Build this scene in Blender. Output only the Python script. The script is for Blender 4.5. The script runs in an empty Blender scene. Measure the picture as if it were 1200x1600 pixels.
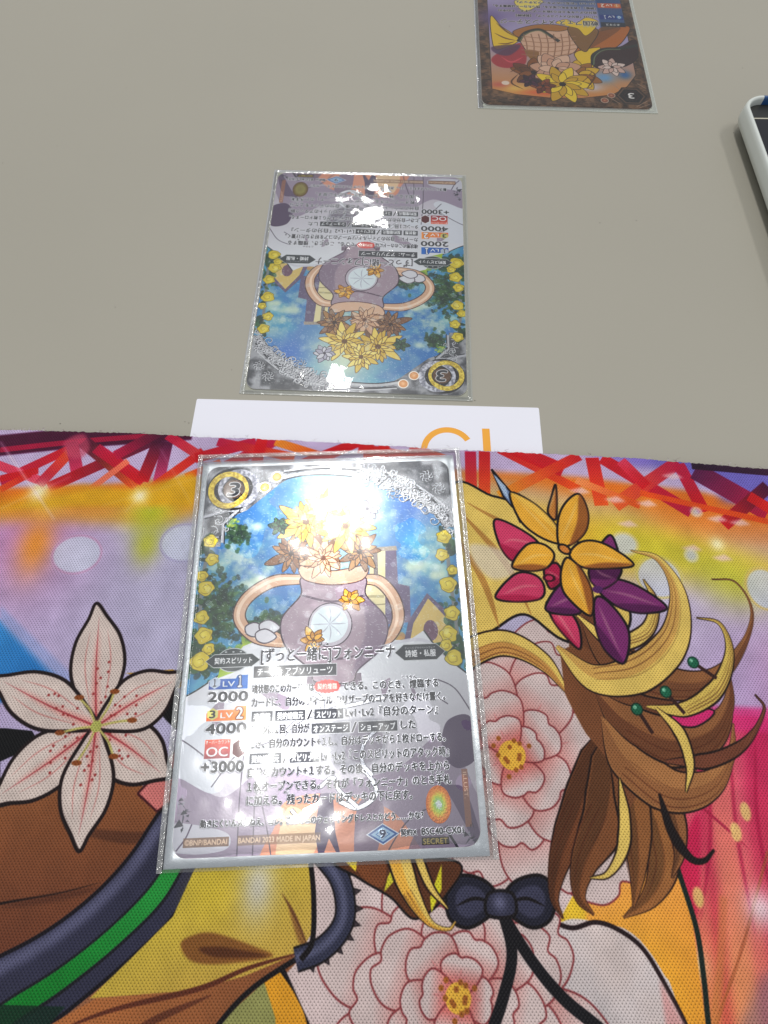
import bpy, bmesh, math, random
import numpy as np
from mathutils import Matrix, Vector

random.seed(7)
rng = np.random.default_rng(7)
MM = 0.001
scene = bpy.context.scene

# ------------------------------------------------------------------ camera
FPX, PITCH, ROLL, CAMH = 844.6, 1.19314, 0.011954, 130.162      # phone held 13 cm above the table
CP, SP = math.cos(PITCH), math.sin(PITCH)
FWD = np.array([0, CP, -SP]); RT0 = np.array([1.0, 0, 0]); UP0 = np.array([0, SP, CP])
RGT = RT0 * math.cos(ROLL) + UP0 * math.sin(ROLL)
UPV = -RT0 * math.sin(ROLL) + UP0 * math.cos(ROLL)
cam_data = bpy.data.cameras.new("camera")
cam = bpy.data.objects.new("camera", cam_data)
scene.collection.objects.link(cam)
cam_data.sensor_fit = 'HORIZONTAL'; cam_data.sensor_width = 36
cam_data.lens = FPX / 1200 * 36
cam_data.clip_start = 0.005; cam_data.clip_end = 20
cam.matrix_world = Matrix((
    (RGT[0], UPV[0], -FWD[0], 0), (RGT[1], UPV[1], -FWD[1], 0),
    (RGT[2], UPV[2], -FWD[2], CAMH * MM), (0, 0, 0, 1)))
scene.camera = cam

# ------------------------------------------------------------------ light: a dim white room and a row of ceiling lamps
world = bpy.data.worlds.new("World"); scene.world = world; world.use_nodes = True
bg = world.node_tree.nodes["Background"]
bg.inputs[0].default_value = (0.93, 0.96, 1.0, 1); bg.inputs[1].default_value = 0.47
LAMPS = [(-0.34, -0.10, .13, .16, 48), (-0.21, 0.85, .16, .17, 56), (-0.22, 1.38, .14, .24, 20),
         (-0.10, 2.60, .12, .22, 24), (1.15, 0.6, .2, .8, 10), (-1.5, 0.4, .2, .9, 2)]
for i, (x, y, sx, sy, rad) in enumerate(LAMPS):
    ld = bpy.data.lights.new("ceiling_lamp", 'AREA'); ld.shape = 'RECTANGLE'
    ld.size = sx; ld.size_y = sy
    ld.energy = rad * math.pi * sx * sy * 4 * 0.62
    ld.color = (1.0, 0.985, 0.955)
    lo = bpy.data.objects.new("ceiling_lamp", ld); scene.collection.objects.link(lo)
    lo.location = (x, y, 2.0)
scene.view_settings.view_transform = 'Standard'; scene.view_settings.look = 'None'
scene.view_settings.exposure = -0.12; scene.view_settings.gamma = 1.0
scene.cycles.max_bounces = 8; scene.cycles.transparent_max_bounces = 16
scene.cycles.caustics_reflective = False; scene.cycles.caustics_refractive = False

# ------------------------------------------------------------------ where things lie (mm on the table, z up)
POSE1 = (-12.734, 20.015, 0.04635, False)
POSE2 = (-7.250, 131.784, -0.02438, True)
POSE3 = (67.020, 256.575, -0.02686, True)

def plane(p, z):
    p = np.atleast_2d(np.asarray(p, float))
    d = FWD + ((p[:, :1] - 600) / FPX) * RGT + ((800 - p[:, 1:]) / FPX) * UPV
    t = (z - CAMH) / d[:, 2]
    return d[:, :2] * t[:, None]

def card_mm(p, pose, z):
    q = plane(p, z) - np.array(pose[:2]); a = pose[2] + (math.pi if pose[3] else 0)
    c, s = math.cos(a), math.sin(a)
    return np.column_stack([q[:, 0] * c + q[:, 1] * s + 31.5, 44 - (-q[:, 0] * s + q[:, 1] * c)])

# ------------------------------------------------------------------ a small drawing kit for the prints
def smooth(pts, n=8, closed=False):
    P = np.asarray(pts, float)
    if len(P) < 3: return P
    if closed: Q = np.vstack([P[-1], P, P[0], P[1]])
    else: Q = np.vstack([2 * P[0] - P[1], P, 2 * P[-1] - P[-2]])
    out = []
    t = np.linspace(0, 1, n, endpoint=False)[:, None]
    for i in range(1, len(Q) - 2):
        a, b, c, d = Q[i - 1], Q[i], Q[i + 1], Q[i + 2]
        out.append(.5 * (2 * b + (c - a) * t + (2 * a - 5 * b + 4 * c - d) * t ** 2 + (3 * b - a - 3 * c + d) * t ** 3))
    if not closed: out.append(P[-1:])
    return np.vstack(out)

def coverage(loops, w, h):
    """exact-in-x, 4 rows per pixel area coverage of closed loops; returns (x0,y0,array)"""
    A = []; B = []
    for L in loops:
        L = np.asarray(L, float); A.append(L); B.append(np.roll(L, -1, axis=0))
    A = np.vstack(A); B = np.vstack(B)
    x0 = int(max(0, math.floor(min(A[:, 0].min(), w)) - 1)); x1 = int(min(w, math.ceil(max(A[:, 0].max(), 0)) + 2))
    y0 = int(max(0, math.floor(A[:, 1].min()))); y1 = int(min(h, math.ceil(A[:, 1].max()) + 1))
    if x1 <= x0 or y1 <= y0: return None
    W_, H_ = x1 - x0, y1 - y0; SS = 4
    ax, ay = A[:, 0] - x0, (A[:, 1] - y0) * SS; bx, by = B[:, 0] - x0, (B[:, 1] - y0) * SS
    sg = np.where(by > ay, 1.0, -1.0)
    lo = np.minimum(ay, by); hi = np.maximum(ay, by)
    r0 = np.clip(np.ceil(lo - .5), 0, H_ * SS).astype(int); r1 = np.clip(np.ceil(hi - .5), 0, H_ * SS).astype(int)
    cnt = r1 - r0; m = cnt > 0
    if not m.any(): return None
    ax, ay, bx, by, sg, r0, cnt = ax[m], ay[m], bx[m], by[m], sg[m], r0[m], cnt[m]
    idx = np.repeat(np.arange(len(cnt)), cnt)
    row = np.arange(cnt.sum()) - np.repeat(np.cumsum(cnt) - cnt, cnt) + r0[idx]
    xx = ax[idx] + (row + .5 - ay[idx]) * ((bx - ax) / (by - ay))[idx]
    xx = np.clip(xx, 0, W_ - 1e-3)
    i = xx.astype(int); f = xx - i; s = sg[idx]; r = row
    acc = np.bincount(r * (W_ + 1) + i, s * (1 - f), H_ * SS * (W_ + 1))
    acc += np.bincount(r * (W_ + 1) + i + 1, s * f, H_ * SS * (W_ + 1))
    acc = np.clip(np.abs(np.cumsum(acc.reshape(H_ * SS, W_ + 1), axis=1)), 0, 1)
    cov = acc.reshape(H_, SS, W_ + 1).mean(1)[:, :W_]
    return x0, y0, cov.astype(np.float32)

def box1(a, r, ax):
    if r < 1: return a
    pad = [(0, 0), (0, 0)]; pad[ax] = (r + 1, r)
    c = np.cumsum(np.pad(a, pad), axis=ax, dtype=np.float64)
    n = a.shape[ax]
    if ax == 0: return ((c[2 * r + 1:2 * r + 1 + n] - c[:n]) / (2 * r + 1)).astype(np.float32)
    return ((c[:, 2 * r + 1:2 * r + 1 + n] - c[:, :n]) / (2 * r + 1)).astype(np.float32)

def blur(a, r):
    r = int(round(r))
    for _ in range(2): a = box1(box1(a, r, 0), r, 1)
    return a

def noise(w, h, cell, seed, octs=4):
    g = np.random.default_rng(seed); out = np.zeros((h, w), np.float32); amp = 1; tot = 0
    for o in range(octs):
        nx, ny = int(w / cell) + 3, int(h / cell) + 3
        q = g.random((ny, nx)).astype(np.float32)
        X = np.arange(w) / cell; Y = np.arange(h) / cell
        xi = X.astype(int); yi = Y.astype(int); fx = X - xi; fy = Y - yi
        fx = (fx * fx * (3 - 2 * fx)).astype(np.float32); fy = (fy * fy * (3 - 2 * fy)).astype(np.float32)[:, None]
        a = q[yi][:, xi] * (1 - fx) + q[yi][:, xi + 1] * fx
        b = q[yi + 1][:, xi] * (1 - fx) + q[yi + 1][:, xi + 1] * fx
        out += amp * (a * (1 - fy) + b * fy); tot += amp; amp *= .55; cell = max(cell / 2, 1.01)
    return out / tot

class Canvas:
    def __init__(s, wmm, hmm, scale, trace=None, origin=(0, 0), flipy=False):
        s.k = scale; s.w = int(wmm * scale); s.h = int(hmm * scale)
        s.a = np.zeros((s.h, s.w, 3), np.float32); s.tr = trace; s.o = origin; s.fy = flipy
    def T(s, p, sp='t'):
        p = np.atleast_2d(np.asarray(p, float))
        if sp == 't': p = s.tr(p)
        q = p - np.array(s.o)
        if s.fy: q = q * [1, -1]
        return q * s.k
    def paint(s, x0, y0, cov, col):
        h, w = cov.shape; reg = s.a[y0:y0 + h, x0:x0 + w]
        if callable(col):
            Y, X = np.mgrid[y0:y0 + h, x0:x0 + w]; col = col(X, Y)
        else: col = np.asarray(col, np.float32)
        reg += (col - reg) * cov[..., None]
    def raw(s, loops, col, a=1.0, soft=0):
        c = coverage(loops, s.w, s.h)
        if c is None: return
        x0, y0, cov = c
        if soft > 0:
            r = max(1, int(soft * s.k / 2)); p = 2 * r + 2
            cov = blur(np.pad(cov, p), r); x0 -= p; y0 -= p
            ex = max(0, -x0); ey = max(0, -y0)
            cov = cov[ey:, ex:]; x0 += ex; y0 += ey
            cov = cov[:s.h - y0, :s.w - x0]
        s.paint(x0, y0, cov * a, col)
    def fill(s, pts, col, a=1.0, soft=0, sm=True, sp='t', line=None, lw=.3):
        P = smooth(pts, 8, True) if sm else np.asarray(pts, float)
        s.raw([s.T(P, sp)], col, a, soft)
        if line is not None:
            s.stroke(np.vstack([P, P[:1]]), lw, line, sm=False, sp=sp, taper=0)
    def stroke(s, pts, w, col, a=1.0, soft=0, sm=True, sp='t', taper=1, prof=None, off=0.0):
        """variable width line; w in mm; taper 1: both ends thin, 0: even, 2: thin at the end only, 3: thin at the start only"""
        P = smooth(pts, 10) if sm else np.asarray(pts, float)
        Q = s.T(P, sp); d = np.gradient(Q, axis=0); n = np.column_stack([-d[:, 1], d[:, 0]])
        n /= np.maximum(np.linalg.norm(n, axis=1), 1e-6)[:, None]
        L = np.r_[0, np.cumsum(np.linalg.norm(np.diff(Q, axis=0), axis=1))]; t = L / max(L[-1], 1e-6)
        if prof is not None: f = np.interp(t, np.linspace(0, 1, len(prof)), prof)
        elif taper == 1: f = np.sin(np.pi * np.clip(t, 0.02, .98)) ** .7
        elif taper == 2: f = (1 - t) ** .7
        elif taper == 3: f = t ** .7
        else: f = np.ones_like(t)
        hw = (w * s.k / 2) * f[:, None]; Q = Q + n * (off * s.k) * f[:, None]
        s.raw([np.vstack([Q + n * hw, (Q - n * hw)[::-1]])], col, a, soft)
    def disc(s, c, r, col, a=1.0, soft=0, sp='t', ry=None, rot=0, prof=None):
        q = s.T([c], sp)[0]; t = np.linspace(0, 2 * np.pi, 48, endpoint=False); ry = r if ry is None else ry
        x = np.cos(t) * r * s.k; y = np.sin(t) * ry * s.k; cr, sr = math.cos(rot), math.sin(rot)
        s.raw([np.column_stack([q[0] + x * cr - y * sr, q[1] + x * sr + y * cr])], col, a, soft)
    def ring(s, c, r, wd, col, a=1.0, sp='t', ry=None, soft=0):
        q = s.T([c], sp)[0]; t = np.linspace(0, 2 * np.pi, 64, endpoint=False); ry = r if ry is None else ry
        o = np.column_stack([q[0] + np.cos(t) * r * s.k, q[1] + np.sin(t) * ry * s.k])
        i = np.column_stack([q[0] + np.cos(t) * (r - wd) * s.k, q[1] + np.sin(t) * (ry - wd) * s.k])[::-1]
        s.raw([o, i], col, a, soft)
    def rect(s, x, y, w, h, col, a=1.0, soft=0, line=None, lw=.12):
        s.fill([(x, y), (x + w, y), (x + w, y + h), (x, y + h)], col, a, soft, sm=False, sp='m', line=line, lw=lw)
    def glow(s, c, r, col, a=1.0, sp='t', ry=None):
        q = s.T([c], sp)[0]; R = r * s.k; RY = (ry or r) * s.k
        x0, x1 = int(max(0, q[0] - 2.5 * R)), int(min(s.w, q[0] + 2.5 * R)); y0, y1 = int(max(0, q[1] - 2.5 * RY)), int(min(s.h, q[1] + 2.5 * RY))
        if x1 <= x0 or y1 <= y0: return
        Y, X = np.mgrid[y0:y1, x0:x1]
        s.paint(x0, y0, (a * np.exp(-(((X - q[0]) / R) ** 2 + ((Y - q[1]) / RY) ** 2) * 1.4)).astype(np.float32), col)
    def grad(s, p0, c0, p1, c1, sp='t'):
        a, b = s.T([p0, p1], sp); d = b - a; L = d @ d
        c0 = np.asarray(c0, np.float32); c1 = np.asarray(c1, np.float32)
        return lambda X, Y: c0 + (c1 - c0) * np.clip(((X - a[0]) * d[0] + (Y - a[1]) * d[1]) / L, 0, 1)[..., None].astype(np.float32)
    def noisy(s, col, col2, cell, seed, lo=.35, hi=.65):
        n = np.clip((noise(s.w, s.h, cell * s.k, seed, 5) - lo) / (hi - lo), 0, 1)
        c1 = np.asarray(col, np.float32); c2 = np.asarray(col2, np.float32)
        return lambda X, Y: c1 + (c2 - c1) * n[Y, X][..., None]
    # ---- text
    def text(s, txt, x, yc, w, h, col, halo=None, hr=.16, bold=0.0, ang=0.0, also=None, shear=0):
        txt = ''.join('１' if ch == '1' and (i == 0 or txt[i - 1] not in 'v0') else ch for i, ch in enumerate(txt))
        tr = glyphs(txt)
        if tr is None: return
        V, F, bb = tr
        ref = glyphs('国')[2] if any(0x2e80 < ord(ch) < 0xff00 for ch in txt) else glyphs('H')[2]
        sx = w / (bb[2] - bb[0]); sy = h / (ref[3] - ref[1])
        P = np.column_stack([(V[:, 0] - bb[0]) * sx + shear * (V[:, 1] - (ref[1] + ref[3]) / 2) * sy, -(V[:, 1] - (ref[1] + ref[3]) / 2) * sy])
        ca, sa = math.cos(ang), math.sin(ang)
        P = np.column_stack([x + P[:, 0] * ca - P[:, 1] * sa, yc + P[:, 0] * sa + P[:, 1] * ca])
        Q = s.T(P, 'm')[F]                                       # triangles
        e1 = Q[:, 1] - Q[:, 0]; e2 = Q[:, 2] - Q[:, 0]
        flip = (e1[:, 0] * e2[:, 1] - e1[:, 1] * e2[:, 0]) < 0
        Q[flip] = Q[flip][:, ::-1]
        c = tri_cov(Q, s.w, s.h)
        if c is None: return
        x0, y0, cov = c
        if bold > 0:                                             # heavier strokes
            r = max(1, int(round(bold * h * s.k * 1.3))); p = 2 * r + 2
            cov = np.clip(blur(np.pad(cov, p), r) * (2.2 if r == 1 else 2.8) - .12, 0, 1); x0 -= p; y0 -= p
            ex = max(0, -x0); ey = max(0, -y0); cov = cov[ey:, ex:]; x0 += ex; y0 += ey; cov = cov[:s.h - y0, :s.w - x0]
        if halo is not None:
            r = max(1, int(round(hr * s.k / 2))); p = 2 * r + 2
            hc = np.clip(blur(np.pad(cov, p), r) * 5, 0, 1); hx, hy = x0 - p, y0 - p
            ex = max(0, -hx); ey = max(0, -hy); hc = hc[ey:, ex:]; hx += ex; hy += ey; hc = hc[:s.h - hy, :s.w - hx]
            s.paint(hx, hy, hc, halo)
            if also is not None: also.paint(hx, hy, hc, (.85, .9, 0))
        s.paint(x0, y0, cov, col)
        if also is not None: also.paint(x0, y0, cov, (.35, .3, 0))

def tri_cov(Q, w, h):
    A = Q.reshape(-1, 2); B = Q[:, [1, 2, 0]].reshape(-1, 2)
    x0 = int(max(0, A[:, 0].min() - 1)); x1 = int(min(w, A[:, 0].max() + 2)); y0 = int(max(0, A[:, 1].min())); y1 = int(min(h, A[:, 1].max() + 1))
    if x1 <= x0 or y1 <= y0: return None
    W_, H_, SS = x1 - x0, y1 - y0, 4
    ax, ay = A[:, 0] - x0, (A[:, 1] - y0) * SS; bx, by = B[:, 0] - x0, (B[:, 1] - y0) * SS
    sg = np.where(by > ay, 1.0, -1.0)
    r0 = np.clip(np.ceil(np.minimum(ay, by) - .5), 0, H_ * SS).astype(int); r1 = np.clip(np.ceil(np.maximum(ay, by) - .5), 0, H_ * SS).astype(int)
    cnt = r1 - r0; m = cnt > 0
    if not m.any(): return None
    ax, ay, bx, by, sg, r0, cnt = ax[m], ay[m], bx[m], by[m], sg[m], r0[m], cnt[m]
    idx = np.repeat(np.arange(len(cnt)), cnt); row = np.arange(cnt.sum()) - np.repeat(np.cumsum(cnt) - cnt, cnt) + r0[idx]
    xx = np.clip(ax[idx] + (row + .5 - ay[idx]) * ((bx - ax) / (by - ay))[idx], 0, W_ - 1e-3)
    i = xx.astype(int); f = xx - i; s = sg[idx]
    acc = np.bincount(row * (W_ + 1) + i, s * (1 - f), H_ * SS * (W_ + 1)) + np.bincount(row * (W_ + 1) + i + 1, s * f, H_ * SS * (W_ + 1))
    acc = np.clip(np.abs(np.cumsum(acc.reshape(H_ * SS, W_ + 1), axis=1)), 0, 1)
    return x0, y0, acc.reshape(H_, SS, W_ + 1).mean(1)[:, :W_].astype(np.float32)

_gl = {}
def glyphs(txt):
    key = txt
    if key in _gl: return _gl[key]
    cu = bpy.data.curves.new("lettering_source", 'FONT'); cu.body = txt; cu.size = 1; cu.resolution_u = 3
    ob = bpy.data.objects.new("lettering_source", cu); scene.collection.objects.link(ob)
    me = bpy.data.meshes.new_from_object(ob.evaluated_get(bpy.context.evaluated_depsgraph_get()))
    me.calc_loop_triangles()
    V = np.empty(len(me.vertices) * 3); me.vertices.foreach_get('co', V); V = V.reshape(-1, 3)[:, :2]
    F = np.empty(len(me.loop_triangles) * 3, np.int64); me.loop_triangles.foreach_get('vertices', F); F = F.reshape(-1, 3)
    bpy.data.objects.remove(ob); bpy.data.curves.remove(cu); bpy.data.meshes.remove(me)
    if len(V) == 0: _gl[key] = None; return None
    _gl[key] = (V, F, (V[:, 0].min(), V[:, 1].min(), V[:, 0].max(), V[:, 1].max()))
    return _gl[key]

def c8(*v): return np.array(v, np.float32) / 255
BLK = c8(22, 16, 20)

def to_image(name, arr, data=False):
    h, w, _ = arr.shape
    im = bpy.data.images.new(name, w, h, alpha=False, float_buffer=False)
    if data: im.colorspace_settings.name = 'Non-Color'
    px = np.ones((h, w, 4), np.float32); px[..., :3] = np.clip(arr[::-1], 0, 1)
    im.pixels.foreach_set(px.ravel()); im.update(); im.pack()
    return im

# ------------------------------------------------------------------ print on the playmat (points traced in photo pixels, laid on the mat's plane)
MX0, MX1, MY0, MY1, MS = -215.0, 215.0, -170.0, 80.0, 7.0
def mat_print():
    C = Canvas(MX1 - MX0, MY1 - MY0, MS, lambda p: plane(p, 2.0), (MX0, MY1), True)
    C.a[:] = c8(184, 176, 204)
    F, S = C.fill, C.stroke
    def mrect(P, c_, so=0): C.fill(P, c_, 1, so, sm=False, sp='m')
    mrect([(-216, -28), (-70, -28), (-40, -171), (-216, -171)], c8(118, 68, 46)); mrect([(-60, -40), (-10, -40), (10, -171), (-110, -171)], c8(150, 96, 60))
    mrect([(-15, -30), (60, -30), (90, -171), (-20, -171)], c8(212, 192, 190)); mrect([(55, -30), (216, -20), (216, -171), (85, -171)], c8(230, 152, 80), 4)
    mrect([(85, 20), (216, 20), (216, -40), (80, -40)], c8(214, 70, 108), 8)
    # pale stage haze, violet to grey blue
    for c, r, col, a in [((120, 900), 60, (176, 182, 216), .7), ((60, 1000), 40, (190, 170, 208), .6), ((250, 960), 30, (188, 186, 208), .7),
                         ((40, 830), 18, (205, 120, 170), .75), ((1120, 960), 40, (206, 198, 214), .8), ((1180, 1080), 25, (188, 160, 204), .8),
                         ((-300, 900), 70, (200, 160, 200), .6)]:
        C.glow(c, r, c8(*col), a)
    # orange and yellow glow under the truss
    C.fill([(-900, 700), (1900, 760), (1900, 850), (1150, 830), (1000, 800), (720, 750), (300, 745), (200, 790), (0, 795), (-900, 800)], c8(232, 118, 24), .95, soft=5)
    C.fill([(-900, 790), (0, 785), (90, 790), (210, 790), (310, 770), (330, 790), (250, 815), (100, 812), (60, 810), (-900, 830)], c8(232, 160, 30), .9, soft=4)
    C.fill([(700, 765), (900, 790), (1050, 815), (1250, 880), (1900, 930), (1900, 1000), (1250, 930), (1130, 895), (1000, 900), (900, 880), (760, 840)], c8(240, 190, 50), .95, soft=8)
    C.fill([(930, 830), (1010, 830), (1180, 880), (1190, 940), (1120, 935), (1090, 900), (960, 870)], c8(200, 200, 60), .9, soft=8)
    C.fill([(1000, 790), (1240, 830), (1240, 860), (1060, 830)], c8(236, 140, 60), .7, soft=5)
    C.glow((235, 800), 7, c8(190, 196, 50), .9); C.glow((228, 850), 4, c8(190, 192, 70), .9, ry=6); C.glow((120, 880), 5, c8(240, 200, 120), .0)
    C.glow((55, 850), 5, c8(232, 150, 50), .9, ry=9); C.glow((80, 780), 5, c8(246, 210, 110), .7)
    # violet ground between the bars of the truss
    C.fill([(-900, 560), (1900, 640), (1900, 800), (1190, 795), (1100, 770), (900, 745), (740, 735), (420, 720), (290, 745), (140, 760), (60, 762), (-900, 770)], c8(198, 178, 212), 1, soft=1.6, sm=False)
    C.fill([(1010, 700), (1900, 740), (1900, 780), (1200, 790), (1120, 760)], c8(110, 100, 190), .9, soft=3)
    C.fill([(900, 700), (1010, 705), (1000, 730)], c8(140, 120, 205), .8, soft=2)
    # the truss: crossing bars
    red, crim, mar, org = c8(206, 20, 32), c8(190, 16, 66), c8(78, 10, 52), c8(230, 84, 24)
    def bar(a, b, w, c0, c1=None, al=.95):
        q = C.T([a, b]); c1 = c0 if c1 is None else c1
        C.stroke([a, b], w, C.grad(a, c0, b, c1), al, sm=False, taper=0)
    for dx in (-880, -440):
        bar((0 + dx, 690), (260 + dx, 668), 5, mar); bar((20 + dx, 770), (130 + dx, 700), 3, crim, org); bar((200 + dx, 690), (330 + dx, 780), 3, red, org)
    for dx in (440, 880):
        bar((900 + dx * .9, 720), (1000 + dx * .9, 830), 3, red, org); bar((1100 + dx * .8, 730), (1000 + dx * .8, 830), 3, crim, org); bar((1000 + dx, 730), (1200 + dx, 760), 4, mar)
    C.stroke([(-60, 700), (0, 696), (120, 684), (300, 671)], 6.4, mar, 1, soft=.5, taper=0)
    C.stroke([(0, 703), (120, 690), (240, 680)], 1.6, crim, .8, taper=0)
    bar((0, 752), (108, 702), 2.6, crim, red); bar((-20, 720), (60, 750), 2.4, c8(224, 60, 90)); bar((60, 758), (118, 698), 3, crim, org)
    bar((0, 748), (60, 735), 2, red); bar((0, 765), (48, 740), 2, org, red)
    bar((112, 690), (122, 745), 3.2, c8(140, 24, 70), c8(226, 50, 90)); bar((75, 762), (250, 684), 3.2, red, mar); bar((130, 690), (215, 758), 3.6, mar, org)
    bar((150, 700), (225, 752), 3, crim, red); bar((140, 765), (200, 720), 1.8, c8(238, 120, 90)); bar((222, 752), (248, 690), 3.4, red, mar)
    bar((248, 752), (262, 690), 3, c8(220, 60, 110), mar); bar((180, 712), (255, 672), 3, crim, mar); bar((232, 766), (318, 705), 2.6, org, red)
    bar((262, 680), (318, 716), 2.6, crim, c8(226, 70, 60)); bar((305, 716), (400, 690), 3, red, crim); bar((290, 745), (345, 722), 2, org)
    C.fill([(100, 690), (130, 678), (140, 700), (125, 716), (104, 712)], c8(206, 84, 110), .7, soft=1)
    bar((0, 738), (340, 690), 1.2, c8(230, 90, 90), al=.0)
    for x0, x1, y0, y1, w, a, b in [(330, 440, 740, 684, 3, red, crim), (340, 460, 690, 715, 2.6, crim, org), (410, 398, 685, 735, 3, red, red), (470, 560, 730, 690, 3, red, red),
                                    (430, 500, 690, 712, 2.4, c8(236, 150, 40), org), (560, 690, 700, 722, 3, red, org), (560, 470, 690, 725, 2.6, red, red), (575, 578, 692, 730, 3, red, org), (600, 601, 692, 730, 3, red, org),
                                    (640, 700, 700, 720, 3, red, org), (735, 737, 705, 790, 3, crim, org), (757, 757, 705, 800, 3, red, c8(238, 110, 30)),
                                    (780, 905, 702, 765, 2.4, red, org), (800, 880, 700, 735, 4, red, red), (905, 780, 712, 775, 2.8, red, c8(240, 160, 40)),
                                    (925, 940, 715, 790, 3.6, red, c8(236, 90, 30)), (940, 1080, 716, 800, 3.4, red, crim), (1060, 960, 722, 790, 3.6, crim, c8(236, 100, 40)), (970, 1010, 720, 760, 3, c8(226, 60, 90), red),
                                    (1060, 1100, 725, 800, 3.4, crim, red), (1085, 1200, 735, 800, 5.5, c8(90, 20, 70), crim), (1200, 1130, 760, 820, 3.4, mar, red), (1080, 1230, 722, 735, 4.2, c8(40, 10, 40), c8(60, 16, 50)),
                                    (1170, 1260, 775, 830, 3, red, org), (1000, 1200, 770, 815, 1.6, org, org), (900, 1000, 750, 790, 2, c8(240, 150, 90), org)]:
        bar((x0, y0), (x1, y1), w, a, b)
    C.fill([(-900, 748), (0, 770), (130, 757), (205, 764), (300, 738), (320, 757), (300, 790), (200, 792), (90, 792), (0, 796), (-900, 800)], C.grad((0, 752), c8(224, 84, 14), (0, 800), c8(222, 170, 30)), .95, soft=1.6, sm=False)
    # glare sparkles among the lamps of the truss
    for p, r in [((60, 768), 3.2), ((218, 775), 2.6), ((1120, 850), 2)]: C.glow(p, r, c8(250, 240, 190), .95)
    for a, b, w in [((0, 690), (85, 812), 2.2), ((10, 705), (70, 790), 1.1), ((0, 795), (110, 745), 1.2), ((196, 800), (240, 752), .8), ((205, 752), (236, 800), .7), ((250, 700), (300, 790), .9), ((160, 790), (330, 740), .6)]:
        C.stroke([a, b], w, c8(246, 222, 232), .65, soft=.7, sm=False)
    for q in [(960, 782), (1010, 788), (1120, 812), (1050, 745), (1155, 818), (905, 768), (980, 820), (1080, 858), (1128, 873)]:
        x, y = q; C.fill([(x - 17, y - 2), (x + 4, y - 7), (x + 18, y + 2), (x, y + 4)], c8(242, 206, 206), .75, soft=.6, sm=False)
    # out of focus lights
    for p, r, rim, ry in [((120, 866), 6.1, (196, 130, 170), 5), ((288, 848), 6, (160, 150, 190), 5), ((1030, 902), 5.5, (214, 190, 60), 5.2), ((975, 850), 3.4, (226, 200, 130), 3), ((1195, 920), 4.6, (226, 180, 60), 5.2),
                          ((1080, 868), 1.6, (240, 230, 190), 1.6), ((1088, 800), 1.4, (250, 220, 190), 1.2), ((-150, 900), 6, (200, 150, 190), 5)]:
        C.disc(p, r, c8(204, 208, 226), .8, ry=ry, soft=.9); C.ring(p, r + .15, .5, c8(*rim), .6, ry=ry + .15, soft=.35)
    # blue beam
    C.fill([(-900, 760), (-300, 900), (0, 968), (118, 1084), (-40, 1100), (-900, 1160)], C.grad((-60, 980), c8(60, 150, 214), (60, 1095), c8(30, 116, 190)), .95, soft=.8, sm=False)
    C.fill([(0, 946), (0, 975), (108, 1086), (142, 1082)], c8(150, 166, 214), .7, soft=1, sm=False)
    C.fill([(-900, 1160), (-200, 1085), (0, 1065), (110, 1072), (118, 1084), (0, 1098), (-900, 1200)], c8(24, 92, 168), .6, soft=1, sm=False)
    # magenta curtain on the right, fading to orange
    C.fill([(1010, 1110), (1130, 1116), (2600, 1250), (2600, 2600), (1400, 2600), (1130, 1800), (1085, 1440), (1040, 1300)], C.grad((1080, 1120), c8(208, 44, 112), (1180, 1520), c8(226, 142, 96)), 1, soft=.8, sm=False)
    for i, (x, w_) in enumerate([(1070, 5), (1098, 3), (1125, 6), (1155, 4), (1185, 6), (1230, 5)]):
        C.stroke([(x, 1120), (x + 6, 1280), (x + 22 + i * 3, 1450), (x + 40 + i * 6, 1660)], w_, [c8(226, 100, 120), c8(196, 26, 84), c8(236, 150, 120)][i % 3], .5, soft=1.5, taper=0)
    C.fill([(1060, 1100), (1260, 1110), (1260, 1148), (1060, 1136)], c8(222, 54, 128), .8, soft=1, sm=False)
    C.fill([(1090, 1270), (1095, 1350), (1086, 1440), (1060, 1350)], c8(200, 20, 80), .8, soft=1)
    for a_, b_, c_ in [((1100, 1150), (1110, 1300), (1095, 1440)), ((1140, 1140), (1150, 1290), (1180, 1460)), ((1180, 1150), (1186, 1300), (1230, 1500))]: C.stroke([a_, b_, c_], .8, c8(168, 14, 66), .6, soft=.3, taper=1)
    C.stroke([(1060, 1230), (1130, 1290), (1170, 1326)], .6, c8(170, 30, 70), .8); C.stroke([(1200, 1330), (1160, 1480), (1120, 1600), (1100, 1700)], .6, c8(170, 90, 60), .7, taper=0); C.stroke([(1130, 1400), (1125, 1520), (1110, 1640)], 1.6, c8(200, 120, 80), .7, soft=.8, taper=0)
    for p in [(1165, 1268), (1091, 1402), (1150, 1300)]: C.disc(p, 1.1, c8(236, 214, 130), .8, ry=1.8, soft=.3)
    C.glow((1190, 1420), 4, c8(240, 230, 236), .8); C.glow((1082, 1506), 3, c8(236, 236, 220), .8)
    C.fill([(1170, 1570), (1200, 1520), (1250, 1540), (1260, 1640), (1180, 1660), (1155, 1610)], c8(120, 100, 130), .55, soft=2)

    # ---- generic stand-in drawing: silk fields, ribbons, blossoms (no figure)
    blush, rose, rose2 = c8(212, 192, 190), c8(214, 134, 128), c8(172, 58, 76)
    gold, gold2, gbr, brn, brn2, yel = c8(226, 196, 106), c8(232, 176, 70), c8(196, 140, 76), c8(150, 100, 62), c8(96, 56, 34), c8(236, 210, 60)
    # amber silk behind
    C.fill([(850, 1250), (1040, 1270), (1082, 1440), (1105, 1620), (1300, 2300), (760, 2300), (820, 1500)], C.grad((900, 1300), c8(236, 170, 92), (1060, 1560), c8(232, 152, 60)), 1, sm=False)
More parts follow.
